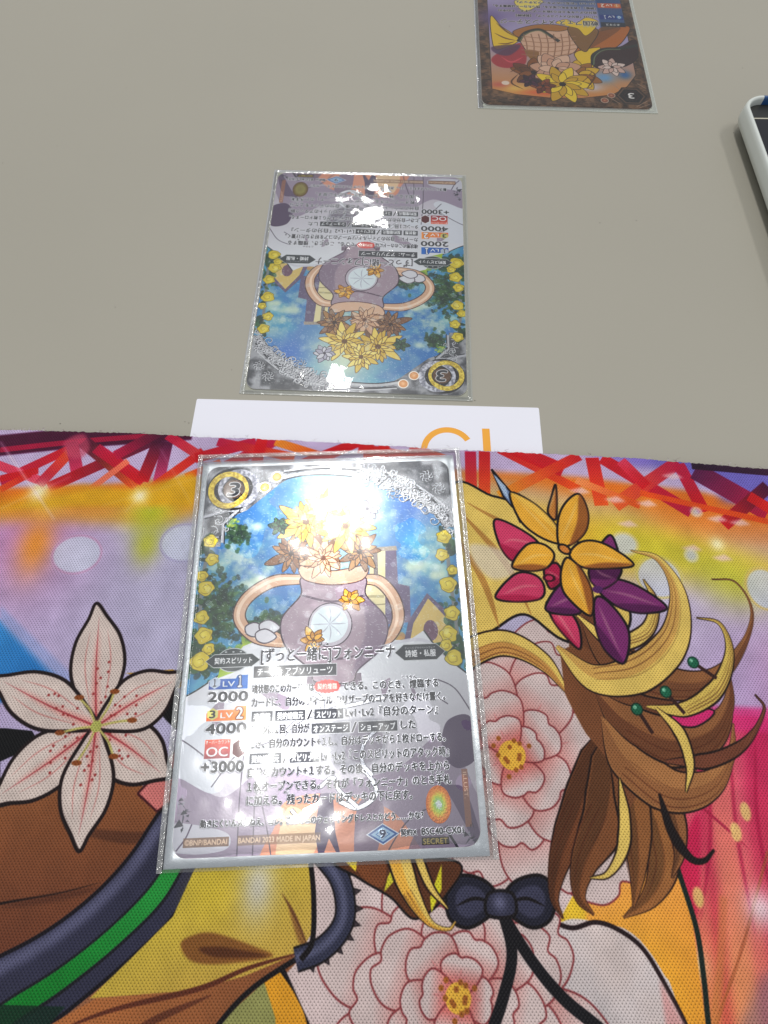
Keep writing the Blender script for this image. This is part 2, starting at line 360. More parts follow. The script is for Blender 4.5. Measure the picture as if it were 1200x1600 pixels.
    C.glow((1000, 1560), 16, c8(240, 186, 50), .7); C.fill([(868, 1360), (900, 1300), (915, 1440), (870, 1442)], c8(226, 192, 52), .9, soft=1)
    C.stroke([(1034, 1270), (1060, 1360), (1088, 1450), (1100, 1530), (1112, 1640), (1150, 1900)], 1.0, c8(24, 40, 34), taper=0)
    # brown silk on the left with its folds
    F([(-900, 1150), (-200, 1200), (0, 1238), (130, 1216), (220, 1226), (262, 1250), (180, 1390), (60, 1480), (-120, 1560), (-900, 1800)], C.grad((60, 1240), c8(142, 88, 52), (20, 1480), c8(116, 66, 44)), sm=False)
    F([(100, 1292), (215, 1300), (240, 1288), (215, 1318), (150, 1310)], c8(92, 54, 36), .8, soft=.5)
    S([(-200, 1450), (0, 1412), (90, 1396), (160, 1378)], .8, c8(30, 16, 14), taper=2); S([(0, 1418), (100, 1400), (160, 1386)], 1.4, c8(84, 46, 32), .6, soft=.6)
    # black hollows behind the lily petals
    F([(-900, 1120), (-60, 1136), (10, 1138), (50, 1142), (58, 1156), (40, 1172), (0, 1190), (0, 1262), (70, 1245), (110, 1220), (96, 1196), (70, 1194), (30, 1212), (-30, 1240), (-900, 1230)], c8(12, 12, 16), sm=False)
    F([(204, 1056), (240, 1058), (270, 1068), (290, 1120), (280, 1140), (262, 1128), (240, 1100)], c8(14, 14, 18)); F([(196, 1052), (270, 1046), (300, 1060), (280, 1075), (240, 1060)], c8(186, 142, 44), sm=False)
    # slate ribbon with green stripe
    top = smooth([(330, 1180), (285, 1240), (250, 1268), (205, 1335), (150, 1395), (80, 1450), (0, 1494), (-120, 1545), (-500, 1650)], 10)
    bot = smooth([(420, 1230), (350, 1310), (312, 1360), (270, 1432), (210, 1492), (140, 1552), (70, 1606), (-60, 1690), (-400, 1850)], 10)
    lerp = lambda t: top * (1 - t) + bot * t
    def strip(a, b, col, al=1, soft=0): C.raw([C.T(np.vstack([lerp(a), lerp(b)[::-1]]))], col, al, soft)
    strip(0, 1, c8(54, 54, 76)); strip(.04, .2, c8(128, 128, 160), .55, 1.2); strip(.5, .74, C.grad((250, 1380), c8(40, 150, 64), (60, 1540), c8(12, 128, 44))); strip(.74, .78, c8(26, 24, 34))
    strip(.47, .5, c8(26, 24, 34))
    for t in (0, 1): S(lerp(t)[::4], .7, c8(20, 14, 26), taper=0)
    F([(-400, 1560), (0, 1570), (102, 1573), (70, 1610), (-60, 1700), (-400, 1800)], c8(8, 44, 30), .85, sm=False)
    # yellow silk
    F([(312, 1340), (490, 1340), (486, 1460), (470, 1486), (400, 1520), (300, 1548), (140, 1560), (210, 1492), (270, 1432)], C.grad((330, 1360), c8(204, 182, 66), (380, 1520), c8(196, 164, 74)), sm=False)
    C.glow((402, 1385), 4.2, c8(206, 204, 200), .85, ry=7); C.glow((330, 1400), 5, c8(214, 190, 60), .5)
    F([(282, 1476), (300, 1462), (335, 1458), (400, 1480), (425, 1495), (350, 1506), (300, 1502)], c8(140, 92, 44), 1, soft=.3); F([(310, 1482), (350, 1480), (418, 1494), (340, 1496)], c8(88, 48, 26), .9, soft=.3)
    F([(450, 1410), (480, 1475), (484, 1484), (466, 1470)], c8(140, 96, 50), .9, soft=.3); S([(440, 1395), (460, 1430), (482, 1482)], .5, c8(110, 70, 40))
    F([(486, 1482), (380, 1526), (300, 1548), (150, 1560), (70, 1606), (0, 1680), (300, 1800), (420, 1560)], C.grad((150, 1560), c8(176, 110, 62), (400, 1560), c8(142, 88, 54)), sm=False)
    S([(486, 1484), (390, 1512), (310, 1545), (170, 1580), (70, 1620)], .9, c8(100, 50, 32)); S([(330, 1555), (230, 1600), (160, 1650)], 1.2, c8(96, 50, 34), .8)
    F([(415, 1530), (398, 1548), (340, 1600), (280, 1800), (520, 1800), (484, 1600), (462, 1550), (440, 1515)], c8(150, 150, 92), sm=False)
    F([(412, 1532), (440, 1515), (462, 1545), (484, 1600), (520, 1760), (440, 1760), (430, 1590)], c8(224, 160, 42), sm=False); S([(480, 1488), (400, 1540), (350, 1590), (300, 1660)], .9, BLK, taper=0); S([(438, 1512), (466, 1555), (486, 1610), (510, 1760)], .9, BLK, taper=0)
    # blush silk field
    F([(488, 1330), (1000, 1330), (900, 1390), (870, 1446), (920, 1460), (960, 1450), (1000, 1468), (1040, 1530), (1076, 1610), (1300, 2200), (540, 2200), (484, 1600), (448, 1520), (486, 1480)], blush, sm=False)
    C.fill([(880, 1440), (940, 1442), (990, 1460), (1036, 1520), (1072, 1610), (1260, 2200), (900, 2200), (860, 1500)], C.noisy(c8(206, 196, 196), c8(216, 200, 196), 20, 5), 1, sm=True)
    S([(862, 1440), (895, 1450), (930, 1441), (965, 1452), (1004, 1482), (1040, 1540), (1080, 1620), (1140, 1780)], .8, c8(40, 22, 26), taper=0)
    F([(1030, 1530), (1040, 1600), (1046, 1700), (1120, 1760), (1080, 1620)], c8(214, 160, 158), .9, soft=.8, sm=False)
    C.glow((620, 1480), 12, c8(220, 206, 206), .6)
    # one very large pale blossom spreads over the right half, a second below it
    def blossom(c, R, n0, seed, squash=.95, tint=0.0):
        g = np.random.default_rng(seed); q = C.tr([c])[0]
        for k, (f, n) in enumerate([(1.0, n0), (.8, n0 - 1), (.6, n0 - 2), (.42, 5), (.25, 4)]):
            a0 = g.random() * 6.28
            for i in range(n):
                a = a0 + i * 2 * math.pi / n + g.normal() * .08; L = R * f * (1 + g.normal() * .06); wd = L * math.sin(math.pi / n) * 1.45
                t = np.array([(0, -.1), (.35, -.42), (.72, -.56), (.93, -.36), (.97, -.12), (.93, .03), (1.0, .2), (.9, .42), (.68, .55), (.32, .4), (0, .1)])
                t = t * [L, wd]; P = np.column_stack([q[0] + t[:, 0] * math.cos(a) - t[:, 1] * math.sin(a), q[1] + (t[:, 0] * math.sin(a) + t[:, 1] * math.cos(a)) * squash])
                b = q + np.array([math.cos(a), math.sin(a) * squash]) * L * .95
                c0 = c8(206, 118, 112) * (1 - .25 * tint); c1 = c8(210, 191, 188)
                pa = C.T([q, b], 'm'); d = pa[1] - pa[0]; L2 = d @ d
                col = (lambda X, Y, pa=pa, d=d, L2=L2: c0 + (c1 - c0) * np.clip((((X - pa[0][0]) * d[0] + (Y - pa[0][1]) * d[1]) / L2) * 2.1 - .75, 0, 1)[..., None].astype(np.float32))
                C.fill(P, col, sp='m', line=c8(140, 62, 66), lw=.34)
                m = (q + b) / 2
                for o in (-.18, 0, .2):
                    e = b - (b - q) * (.28 + abs(o)); o2 = np.array([-math.sin(a), math.cos(a)]) * wd * o
                    C.stroke([q + (b - q) * .45, e * .5 + m * .5 + o2 * .7, e + o2], .4, c8(196, 120, 120), .6, sp='m', taper=1)
        C.disc(q, R * .09, c8(226, 178, 70), sp='m')
        for i in range(14):
            a = i * .449 * 3; C.disc(q + np.array([math.cos(a), math.sin(a)]) * R * (.05 + .04 * (i % 3)), .5, c8(160, 96, 40), sp='m')
    blossom((716, 1560), 27, 8, 4); blossom((800, 1180), 33, 9, 3)
    # slate bow with pointed trim and two long tails
    for sx in (-1, 1):
        B = np.array([(0, 0), (22, -34), (62, -44), (84, -20), (80, 22), (52, 38), (20, 22)]) * [sx, 1] + [782, 1412]
        F(B, c8(38, 38, 54), line=BLK, lw=.6); F((B - B.mean(0)) * .62 + B.mean(0), c8(74, 74, 98), .8, soft=.5)
        S([(782 + sx * 8, 1412), (782 + sx * 40, 1404), (782 + sx * 70, 1416)], .6, BLK)
    S([(780, 1420), (830, 1500), (880, 1560), (940, 1610), (1040, 1700)], 2.1, c8(24, 22, 28), taper=0); S([(784, 1420), (800, 1490), (786, 1560), (760, 1640), (730, 1760)], 2.1, c8(24, 22, 28), taper=0)
    F([(764, 1396), (800, 1396), (804, 1430), (762, 1430)], c8(54, 54, 74), line=BLK, lw=.6); C.glow((780, 1410), 1.6, c8(120, 120, 150), .8)
    # strap of slate ribbon with lace points
    st = [(498, 1330), (530, 1372), (540, 1420), (530, 1455), (500, 1485), (462, 1500)]
    sp_ = smooth(st, 10)
    for i in range(5, len(sp_) - 3, 5):
        p = sp_[i]; d = sp_[i + 1] - sp_[i - 1]; d /= np.linalg.norm(d); n = np.array([-d[1], d[0]]) * -1
        F([p + n * 6 - d * 10, p + n * 27, p + n * 6 + d * 10], c8(70, 58, 64), sm=False, line=BLK, lw=.3)
    S(st, 4.2, BLK, taper=0); S(st, 3.5, c8(56, 58, 80), taper=0); S(st, 1.4, c8(104, 106, 134), .8, soft=.6, taper=0, off=.3)
    S([(484, 1335), (490, 1400), (488, 1470), (470, 1500)], 1.0, BLK, taper=0)
    # brown and gold leaves under the card's lower edge
    F([(530, 1345), (710, 1345), (700, 1395), (650, 1436), (610, 1402), (560, 1372)], brn2, line=BLK, lw=.4)
    F([(555, 1345), (600, 1345), (598, 1385), (570, 1375)], c8(130, 76, 44), .9); F([(538, 1345), (558, 1345), (556, 1362)], yel, sm=False); F([(606, 1370), (616, 1348), (620, 1372), (600, 1394)], c8(206, 200, 60), sm=False)
    F([(672, 1402), (690, 1350), (690, 1390), (674, 1426)], c8(214, 206, 50), sm=False)
    def rib(pts, w, col, sh=None, prof=None, lw=.45, shoff=.22):
        prof = prof or [.05, .6, 1, .95, .6, .02]
        S(pts, w + lw * 2, c8(34, 18, 16), prof=[max(p, lw / w * .8) for p in prof]); S(pts, w, col, prof=prof)
        if sh is not None: S(pts, w * .5, sh, prof=prof, off=w * shoff, a=.85)
        if w > 2.8:
            for o_, a_ in ((.18, .55), (-.05, .3), (.38, .6)):
                P_ = np.array(pts)[1:]; S(P_, .28, c8(84, 40, 22), a=a_, prof=prof[1:], off=(w * o_ / 1.0) * (1 if shoff > 0 else -1))
    rib([(620, 1330), (640, 1390), (670, 1440), (700, 1452), (712, 1440)], 4.4, gold, gold2, [1, .9, .6, .2, .05])
    rib([(650, 1330), (672, 1385), (700, 1420)], 1.6, gold, None, [1, .8, .1])
    # scattered leaf and petals on the blush field
    def leaf(c, L, w, ang, col, vein, tip=1.0):
        q = C.T([c])[0] / C.k; ca, sa = math.cos(ang), math.sin(ang); t = np.linspace(0, 1, 14)
        hw = w / 2 * np.sin(np.pi * t ** .8) ** .8
        P = np.vstack([np.column_stack([t * L - L / 2, hw]), np.column_stack([t * L - L / 2, -hw])[::-1]])
        P = np.column_stack([q[0] + P[:, 0] * ca - P[:, 1] * sa, q[1] + P[:, 0] * sa + P[:, 1] * ca]) * C.k
        C.raw([(P - P.mean(0)) * 1.07 + P.mean(0)], c8(26, 16, 16)); C.raw([P], col)
        h_ = len(P) // 2; mid = np.column_stack([q[0] + (t * L - L / 2) * ca, q[1] + (t * L - L / 2) * sa]) * C.k
        C.raw([np.vstack([P[:h_], mid[::-1]])], np.asarray(col) * .78, .8)
        for o in (-.62, -.35, .3, .6):
            y_ = hw * o; V_ = np.column_stack([q[0] + (t * L - L / 2) * ca - y_ * sa, q[1] + (t * L - L / 2) * sa + y_ * ca]) * C.k; V_ = V_[1:-1]
            nn = np.gradient(V_, axis=0); nn = np.column_stack([-nn[:, 1], nn[:, 0]]) / np.linalg.norm(nn, axis=1)[:, None]; th_ = np.sin(np.linspace(0, np.pi, len(V_)))[:, None] * .14 * C.k
            C.raw([np.vstack([V_ + nn * th_, (V_ - nn * th_)[::-1]])], np.asarray(col) * .5, .7)
        v = np.array([[-L * .46, 0], [0, w * .03], [L * .44, 0]]); v = np.column_stack([q[0] + v[:, 0] * ca - v[:, 1] * sa, q[1] + v[:, 0] * sa + v[:, 1] * ca])
        C.raw([np.vstack([v * C.k + [0, .9], (v * C.k - [0, .9])[::-1]])], vein, .8)
    # pale lily on the left, five long petals with rose veins
    lil, lsh = c8(212, 196, 188), c8(222, 140, 132)
    cx, cy = 150, 1135
    q0 = C.tr([(cx, cy)])[0]
    F([(215, 1240), (262, 1190), (300, 1130), (300, 1230), (245, 1268)], c8(208, 124, 120), sm=False, line=c8(70, 20, 26), lw=.5)
    for k, (ang, L, wd) in enumerate([(100, 27, 12), (218, 24, 12), (330, 20, 12), (158, 27, 11), (272, 23, 11), (32, 20, 12)]):
        a = math.radians(ang)
        t = np.array([(0, 0), (.2, -.3), (.45, -.5), (.7, -.42), (.9, -.15), (1.03, .06), (.9, .2), (.7, .44), (.45, .5), (.2, .3)]) * [L, wd]
        P = np.column_stack([q0[0] + t[:, 0] * math.cos(a) - t[:, 1] * math.sin(a), q0[1] + t[:, 0] * math.sin(a) + t[:, 1] * math.cos(a)])
        C.fill(P, lil, sp='m', line=c8(30, 16, 18), lw=.75)
        u = np.array([math.cos(a), math.sin(a)]); v = np.array([-u[1], u[0]])
        C.stroke([q0, q0 + u * L * .4 + v * .4, q0 + u * L * .8], 2.2, lsh, .6, soft=1, sp='m', taper=2); C.stroke([q0, q0 + u * L * .45 + v * .4, q0 + u * L * .92], .5, c8(170, 62, 70), .9, sp='m', taper=2)
        for o in (-.24, .24): C.stroke([q0 + u * L * .15 + v * wd * o * .5, q0 + u * L * .5 + v * wd * o, q0 + u * L * .78 + v * wd * o * .7], .3, c8(196, 120, 116), .7, sp='m')
        for j in range(9): C.disc(q0 + u * L * (.18 + .04 * j) + v * (random.random() - .5) * wd * .45, .3, c8(160, 60, 60), sp='m')
    for ang in (70, 130, 190, 250, 310, 10):
        u = np.array([math.cos(math.radians(ang)), math.sin(math.radians(ang))])
        C.stroke([q0, q0 + u * 4 + [.5, .3], q0 + u * 7.5], .5, c8(190, 180, 110), 1, sp='m', taper=0); C.disc(q0 + u * 7.8, 1.1, c8(140, 76, 34), sp='m', ry=.55)
    C.disc(q0, 1.2, c8(176, 176, 96), sp='m')

    # big gold ribbon fold behind the flower
    F([(700, 772), (770, 775), (830, 800), (930, 870), (985, 960), (950, 1010), (880, 1000), (820, 960), (770, 985), (735, 1000), (700, 1040)], gold, line=BLK, lw=.6)
    for a_, b_, c_ in [((720, 800), (790, 880), (830, 960)), ((716, 840), (756, 910), (780, 980)), ((712, 880), (735, 940), (742, 1000)), ((730, 785), (850, 860), (930, 980))]: S([a_, b_, c_], 1.6, c8(176, 124, 62), .8)
    F([(735, 850), (790, 862), (805, 895), (770, 905), (742, 880)], c8(216, 206, 196), .7, soft=1)
    rib([(690, 1060), (735, 1020), (790, 1005), (850, 1035), (892, 1090)], 6, gold, gbr, [.9, 1, .9, .6, .03])
    for pts, w, c_ in [([(950, 1130), (905, 1260), (876, 1340), (866, 1400), (880, 1436)], 7, c8(120, 72, 44)), ([(980, 1150), (1022, 1280), (1036, 1350), (1016, 1402), (974, 1434)], 8, c8(160, 106, 60)),
                       ([(960, 1130), (946, 1270), (912, 1350), (906, 1400), (928, 1430)], 9, c8(134, 84, 50)), ([(970, 1140), (992, 1280), (996, 1360), (990, 1420)], 7, c8(150, 98, 56)), ([(1010, 1170), (1052, 1270), (1062, 1330), (1050, 1372)], 4.5, brn)]:
        rib(pts, w, c_, np.asarray(c_) * .72, [.1, .9, 1, .85, .45, .03])
    for pts, w, c_ in [([(905, 960), (960, 1060), (1020, 1120), (1060, 1180), (1052, 1240)], 16, c8(112, 68, 44)), ([(890, 1010), (940, 1100), (980, 1180), (975, 1260)], 13, c8(128, 80, 50))]: S(pts, w, c_, prof=[.4, 1, 1, .7, .2])
    # brown ribbons
    rib([(905, 960), (960, 1030), (1050, 1068), (1115, 1060), (1160, 1010), (1175, 955), (1150, 910), (1112, 905)], 8.5, brn, c8(118, 74, 48), [.05, .7, 1, .7, .35, .14, .05, .02])
    rib([(930, 1080), (980, 1130), (1050, 1160), (1110, 1145), (1138, 1100), (1140, 1050)], 10, brn, c8(110, 66, 42), [.05, .8, 1, .8, .3, .03])
    rib([(940, 1120), (980, 1190), (1050, 1235), (1110, 1225), (1142, 1180), (1146, 1130)], 9, c8(172, 120, 74), brn, [.05, .8, 1, .7, .25, .03])
    rib([(1040, 1190), (1110, 1188), (1165, 1160), (1194, 1110), (1180, 1085)], 2.6, c8(120, 70, 50), None, [.2, 1, .8, .3, .05])
    F([(1050, 1105), (1110, 1108), (1112, 1120), (1085, 1136), (1056, 1130)], c8(214, 46, 120), .95, line=BLK, lw=.35)
    rib([(1030, 1240), (1050, 1300), (1078, 1340), (1100, 1345), (1116, 1328)], 1.6, c8(30, 22, 24), None, [.05, .7, .9, .5, .05])
    rib([(968, 1215), (976, 1280), (972, 1330), (950, 1366), (922, 1372)], 2.3, gold, None, [.03, .8, 1, .6, .05])
    # gold ribbons
    rib([(870, 1010), (930, 1060), (1000, 1050), (1052, 1000), (1060, 930), (1030, 875), (985, 860)], 8.2, gold, c8(206, 160, 88), [.1, .7, 1, .9, .6, .25, .02], shoff=-.25)
    rib([(900, 960), (960, 1005), (1010, 985), (1022, 940), (1005, 905)], 3.2, gold, None, [.1, .8, 1, .7, .05])
    rib([(1010, 1104), (1070, 1108), (1120, 1075), (1140, 1020), (1125, 975), (1088, 965)], 3.4, c8(214, 186, 96), None, [.1, .8, 1, .7, .3, .02])
    rib([(1025, 1106), (1062, 1145), (1078, 1195), (1072, 1238)], 2.2, gold, None, [.2, 1, .8, .05])
    # green bead pins
    for (x, y), (u, v) in [((1083, 1035), (1120, 1060)), ((1040, 1081), (1070, 1115)), ((995, 1108), (1020, 1146))]:
        S([(x, y), (u, v)], .8, c8(60, 34, 30), sm=False, taper=0); C.disc((x, y), 1.35, c8(14, 52, 40)); C.disc((x, y), 1.1, c8(30, 104, 76)); C.disc((x - 3, y - 3), .4, c8(130, 190, 160))
    # steel blue spear leaf
    F([(768, 733), (782, 750), (808, 780), (800, 792), (786, 775)], c8(120, 140, 176), sm=False, line=BLK, lw=.5); F([(770, 740), (786, 770), (795, 780), (790, 760)], c8(176, 196, 220), sm=False)
    F([(800, 790), (812, 770), (824, 800), (812, 818)], c8(40, 34, 46), sm=False)
    # the three star blossoms
    def petal(P, c0, c1, hl=None):
        F(P, c0, line=BLK, lw=.55); P = np.array(P, float); m = P.mean(0); Q = m + (P - m) * .62 + (P[len(P) // 2] - m) * -.12
        C.fill(Q + [3, 3], c1, .0); half = P[len(P) // 2:]; C.fill(np.vstack([half, [m * .4 + half.mean(0) * .6]]), c1, .85, soft=.15)
        C.stroke([P[0] * .8 + m * .2, m + [-3, -3], P[len(P) // 2] * .75 + m * .25], .6, c8(250, 236, 196) if hl is None else hl, .28, soft=.3)
    cr0, cr1, pu0, pu1 = c8(206, 66, 106), c8(176, 30, 76), c8(128, 48, 112), c8(84, 26, 78)
    petal([(842, 850), (810, 825), (773, 812), (780, 850), (800, 876), (820, 866)], cr0, cr1); petal([(850, 915), (835, 898), (805, 897), (774, 932), (805, 940), (845, 935)], cr0, cr1)
    petal([(855, 940), (885, 950), (905, 980), (906, 1014), (880, 990), (862, 965)], cr0, cr1); petal([(850, 890), (870, 880), (880, 905), (860, 920)], cr1, c8(140, 20, 60))
    petal([(920, 880), (935, 855), (954, 836), (966, 862), (970, 885), (950, 900)], pu0, pu1); petal([(935, 920), (960, 905), (1000, 918), (1042, 950), (1000, 958), (960, 945)], pu0, pu1)
    petal([(930, 935), (950, 940), (982, 985), (975, 1036), (945, 1015), (930, 975)], pu0, pu1); petal([(912, 925), (880, 910), (852, 950), (880, 960), (908, 956)], pu0, pu1); petal([(925, 885), (968, 885), (965, 905), (940, 920), (922, 905)], pu1, pu0)
    au0, au1 = c8(234, 176, 62), c8(148, 84, 40)
    petal([(876, 850), (842, 838), (812, 812), (797, 770), (832, 785), (862, 812), (876, 835)], au0, c8(240, 196, 90)); petal([(873, 850), (872, 812), (884, 785), (905, 772), (919, 802), (914, 832), (890, 852)], au0, au1)
    petal([(866, 866), (848, 850), (822, 852), (800, 885), (830, 892), (856, 886)], au0, au1); petal([(890, 866), (910, 846), (945, 850), (990, 882), (950, 888), (910, 886)], au0, au1)
    petal([(884, 872), (876, 900), (884, 930), (922, 962), (926, 930), (915, 900), (900, 880)], au0, au1); petal([(856, 800), (862, 775), (868, 757), (870, 785), (868, 812)], c8(196, 130, 60), au1)
    C.disc((882, 858), 1.9, BLK, ry=1.3, rot=.6); C.disc((882, 858), 1.3, c8(206, 130, 60), ry=.8, rot=.6); C.disc((858, 903), 1.6, c8(60, 10, 30), ry=1); C.disc((858, 903), .9, c8(190, 50, 90), ry=.6); C.disc((934, 921), 1.3, c8(90, 40, 100), ry=.9)
    # wear and print grain
    n = noise(C.w, C.h, 30, 11, 4) - .5; C.a *= (1 + .16 * n)[..., None]
    C.a = np.clip(C.a, 0, 1) ** 1.1
    C.a += (rng.random((C.h, C.w, 1), dtype=np.float32) - .5) * .03
    return to_image("playmat_print", C.a)
# ------------------------------------------------------------------ print of the silver framed card (63 x 88 mm, origin top left)
def card_print():
    K = 20.0
    C = Canvas(63, 88, K, lambda p: card_mm(p, POSE1, 2.8)); D = Canvas(63, 88, K, C.tr)      # D: red = foil, green = emboss height
    F, S = C.fill, C.stroke; g = np.random.default_rng(21)
    # painted sky
    n1 = noise(C.w, C.h, 11 * K, 3, 6); n2 = noise(C.w, C.h, 5 * K, 9, 6)
    Y = np.linspace(0, 1, C.h)[:, None]
    t = np.clip((n1 - .47) * 5, 0, 1)[..., None]
    C.a[:] = c8(58, 116, 178) * (1 - t) + c8(76, 152, 186) * t
    cl = np.clip((n2 - .5) * 6, 0, 1)[..., None] * .75
    C.a += (c8(184, 206, 190) - C.a) * cl * np.clip(1.1 - np.abs(Y[..., None] * 88 - 26) / 24, .1, 1)
    D.a[:] = (.55, .5, 0)
    D.fill([(0, 56), (63, 56), (63, 88), (0, 88)], (.4, .5, 0), soft=6, sm=False, sp='m')
    C.glow((540, 790), 13, c8(206, 218, 186), .85); C.glow((650, 790), 8, c8(50, 100, 190), .75); C.glow((380, 790), 5, c8(40, 110, 180), .7)  # first glow paints the blown highlight into the sky, top centre
    for P in [((600, 870), 6, 3), ((655, 880), 6, 3), ((400, 910), 6, 3), ((380, 830), 6, 2.6), ((690, 900), 4, 3)]:
        for i in range(7): C.glow(P[0] + g.normal(0, 10, 2) * [1.6, .5], P[1] * .35, c8(196, 214, 190), .6, ry=P[2] * .4)
    # trees
    def bushy(c, R, n, cols, ry=None, dots=.5):
        q = C.T([c])[0] / C.k
        for i in range(n):
            p = q + g.normal(0, 1, 2) * [R * .42, (ry or R) * .42]; C.disc(p, .3 + g.random() * R * .16, c8(*cols[g.integers(len(cols))]), .7, sp='m', ry=.25 + g.random() * R * .12, rot=g.random() * 3, soft=.12)
    dk = [(28, 56, 40), (40, 74, 46), (22, 46, 44), (60, 96, 52)]; lt = [(140, 170, 50), (180, 196, 70), (96, 140, 56)]
    bushy((370, 835), 4, 120, dk, 3.4); bushy((362, 815), 2, 26, lt); bushy((345, 950), 5.5, 260, dk, 9); bushy((420, 985), 7, 220, dk, 4); bushy((320, 1030), 6, 200, dk, 4); bushy((395, 1010), 4, 60, lt, 2); bushy((380, 930), 4, 40, [(90, 130, 90), (60, 110, 110)], 2)
    bushy((625, 1005), 6, 120, [(60, 120, 140), (70, 130, 90), (190, 150, 90), (150, 90, 80)], 1.6); bushy((690, 990), 4, 120, dk, 7); bushy((705, 1035), 3, 60, dk, 3)
    # tower and gabled house
    cr_, mv = c8(214, 204, 158), c8(98, 86, 116)
    F([(569, 1000), (571, 915), (577, 905), (579, 858), (604, 856), (604, 1000)], cr_, sm=False); F([(602, 1000), (602, 856), (619, 857), (622, 912), (640, 916), (642, 972), (602, 976)], mv, sm=False)
    F([(583, 866), (590, 864), (591, 900), (584, 902)], c8(120, 110, 110), sm=False); F([(575, 930), (600, 930), (600, 934), (575, 934)], c8(170, 160, 120), sm=False); F([(579, 856), (619, 853), (621, 860), (578, 862)], c8(150, 140, 130), sm=False)
    S([(575, 946), (602, 944)], .3, c8(150, 140, 110), sm=False, taper=0)
    F([(668, 931), (694, 958), (706, 1000), (640, 1012), (644, 975)], c8(206, 180, 108), sm=False); S([(634, 1012), (642, 972), (668, 931), (700, 962)], 1.3, mv, sm=False, taper=0); C.disc((673, 985), 1.7, c8(110, 80, 100), ry=2.4)
    C.glow((640, 1010), 3, c8(206, 130, 100), .6, ry=1)
    # text ground: grey and lilac drapery
    F([(262, 1380), (286, 1090), (300, 1082), (352, 1048), (380, 1010), (430, 990), (560, 985), (600, 1000), (640, 1000), (662, 985), (690, 1022), (735, 1058), (790, 1380)], C.grad((500, 1040), c8(212, 215, 222), (510, 1300), c8(178, 170, 184)), sm=False)
    S([(262, 1100), (300, 1083), (335, 1060), (362, 1040)], .35, c8(40, 44, 50), taper=0); S([(662, 985), (690, 1020), (740, 1060)], .35, c8(40, 44, 50), taper=0)
    li, lm, ld, wh = c8(150, 138, 158), c8(132, 116, 136), c8(88, 74, 100), c8(204, 208, 218)
    F([(262, 1210), (300, 1220), (350, 1245), (420, 1200), (520, 1220), (620, 1200), (690, 1150), (740, 1230), (790, 1400), (240, 1400)], li, sm=True)
    F([(270, 1110), (330, 1095), (370, 1130), (430, 1150), (420, 1180), (350, 1160), (330, 1190), (350, 1225), (330, 1240), (290, 1220), (262, 1200)], wh)
    for P in [[(330, 1110), (350, 1095), (345, 1130), (335, 1140)], [(400, 1075), (450, 1090), (445, 1110)], [(640, 1060), (652, 1090), (646, 1092)], [(610, 1060), (600, 1090), (596, 1070)], [(560, 1130), (600, 1150), (580, 1190), (540, 1180)]]: F(P, lm, .8)
    F([(700, 1125), (735, 1120), (745, 1180), (720, 1200), (700, 1190), (690, 1160)], ld); F([(660, 1215), (700, 1225), (730, 1240), (760, 1350), (700, 1240)], ld, .8)
    F([(430, 1290), (450, 1250), (520, 1240), (600, 1260), (640, 1300), (650, 1360), (420, 1360)], c8(206, 142, 118)); F([(450, 1262), (500, 1300), (470, 1360), (430, 1360)], c8(218, 186, 150)); F([(560, 1256), (600, 1262), (580, 1360), (555, 1360)], lm)
    F([(500, 1240), (520, 1238), (524, 1300), (536, 1352), (514, 1310), (500, 1352), (492, 1300)], c8(76, 64, 92), sm=False); F([(268, 1290), (300, 1288), (352, 1300), (360, 1318), (345, 1330), (300, 1335), (262, 1326)], c8(190, 190, 202)); S([(300, 1288), (290, 1310), (275, 1330)], .3, ld, taper=0)
    for P in [[(250, 1140), (290, 1160), (330, 1190)], [(384, 1150), (375, 1240), (370, 1340)], [(410, 1260), (418, 1300), (425, 1350)], [(398, 1250), (394, 1350)], [(680, 1060), (710, 1075), (735, 1110)], [(670, 1080), (700, 1100)], [(600, 1340), (640, 1280), (700, 1250)], [(330, 1230), (370, 1180), (420, 1160)], [(655, 1340), (670, 1310), (700, 1290)]]: S(P, .28, c8(84, 76, 92), .9, taper=0)
    F([(650, 1300), (672, 1296), (700, 1310), (720, 1345), (640, 1350)], c8(112, 98, 118), .8); S([(700, 1300), (722, 1335)], .5, c8(40, 40, 50), taper=0)
    # foil crest under the text
    cst = smooth([(470, 1110), (540, 1080), (610, 1110), (615, 1160), (592, 1210), (560, 1250), (520, 1290)], 8)
    for P, w in [([(440, 1150), (480, 1120), (600, 1090)], .7), ([(560, 1200), (575, 1210), (588, 1240), (560, 1262), (530, 1252)], .8), ([(455, 1265), (470, 1280), (482, 1262)], .7), ([(600, 1130), (570, 1160), (566, 1190), (582, 1212)], .7), ([(500, 1230), (520, 1215), (530, 1235), (560, 1262)], .7), ([(470, 1080), (500, 1090), (505, 1120)], .8)]:
        S(P, w + .3, c8(90, 92, 104), .9, taper=0); S(P, w, c8(214, 216, 224), taper=0); D.stroke(P, w, (1, .95, 0), taper=0)
    F([(500, 1135), (600, 1125), (598, 1180), (560, 1200), (520, 1195)], c8(92, 94, 106), .5, soft=.6)
    # generic bouquet in an urn, standing in for the drawing
    for sx in (-1, 1):
        H = np.array([(0, 0), (-34, 4), (-62, 30), (-70, 62), (-52, 92), (-22, 100), (-34, 84)]) * ([1.45, 1] if sx < 0 else [-.8, 1]) + ([476, 905] if sx < 0 else [566, 905])
        S(H, 3.2, c8(70, 44, 44), prof=[.8, 1, 1, 1, .9, .7, .5]); S(H, 2.6, c8(204, 164, 136), prof=[.8, 1, 1, 1, .9, .7, .5]); S(H, .8, c8(232, 204, 180), prof=[.5, 1, 1, 1, .6, .4, .2], off=.3)
    S([(480, 1060), (520, 1064), (565, 1060)], 2.5, c8(110, 94, 112), taper=0)
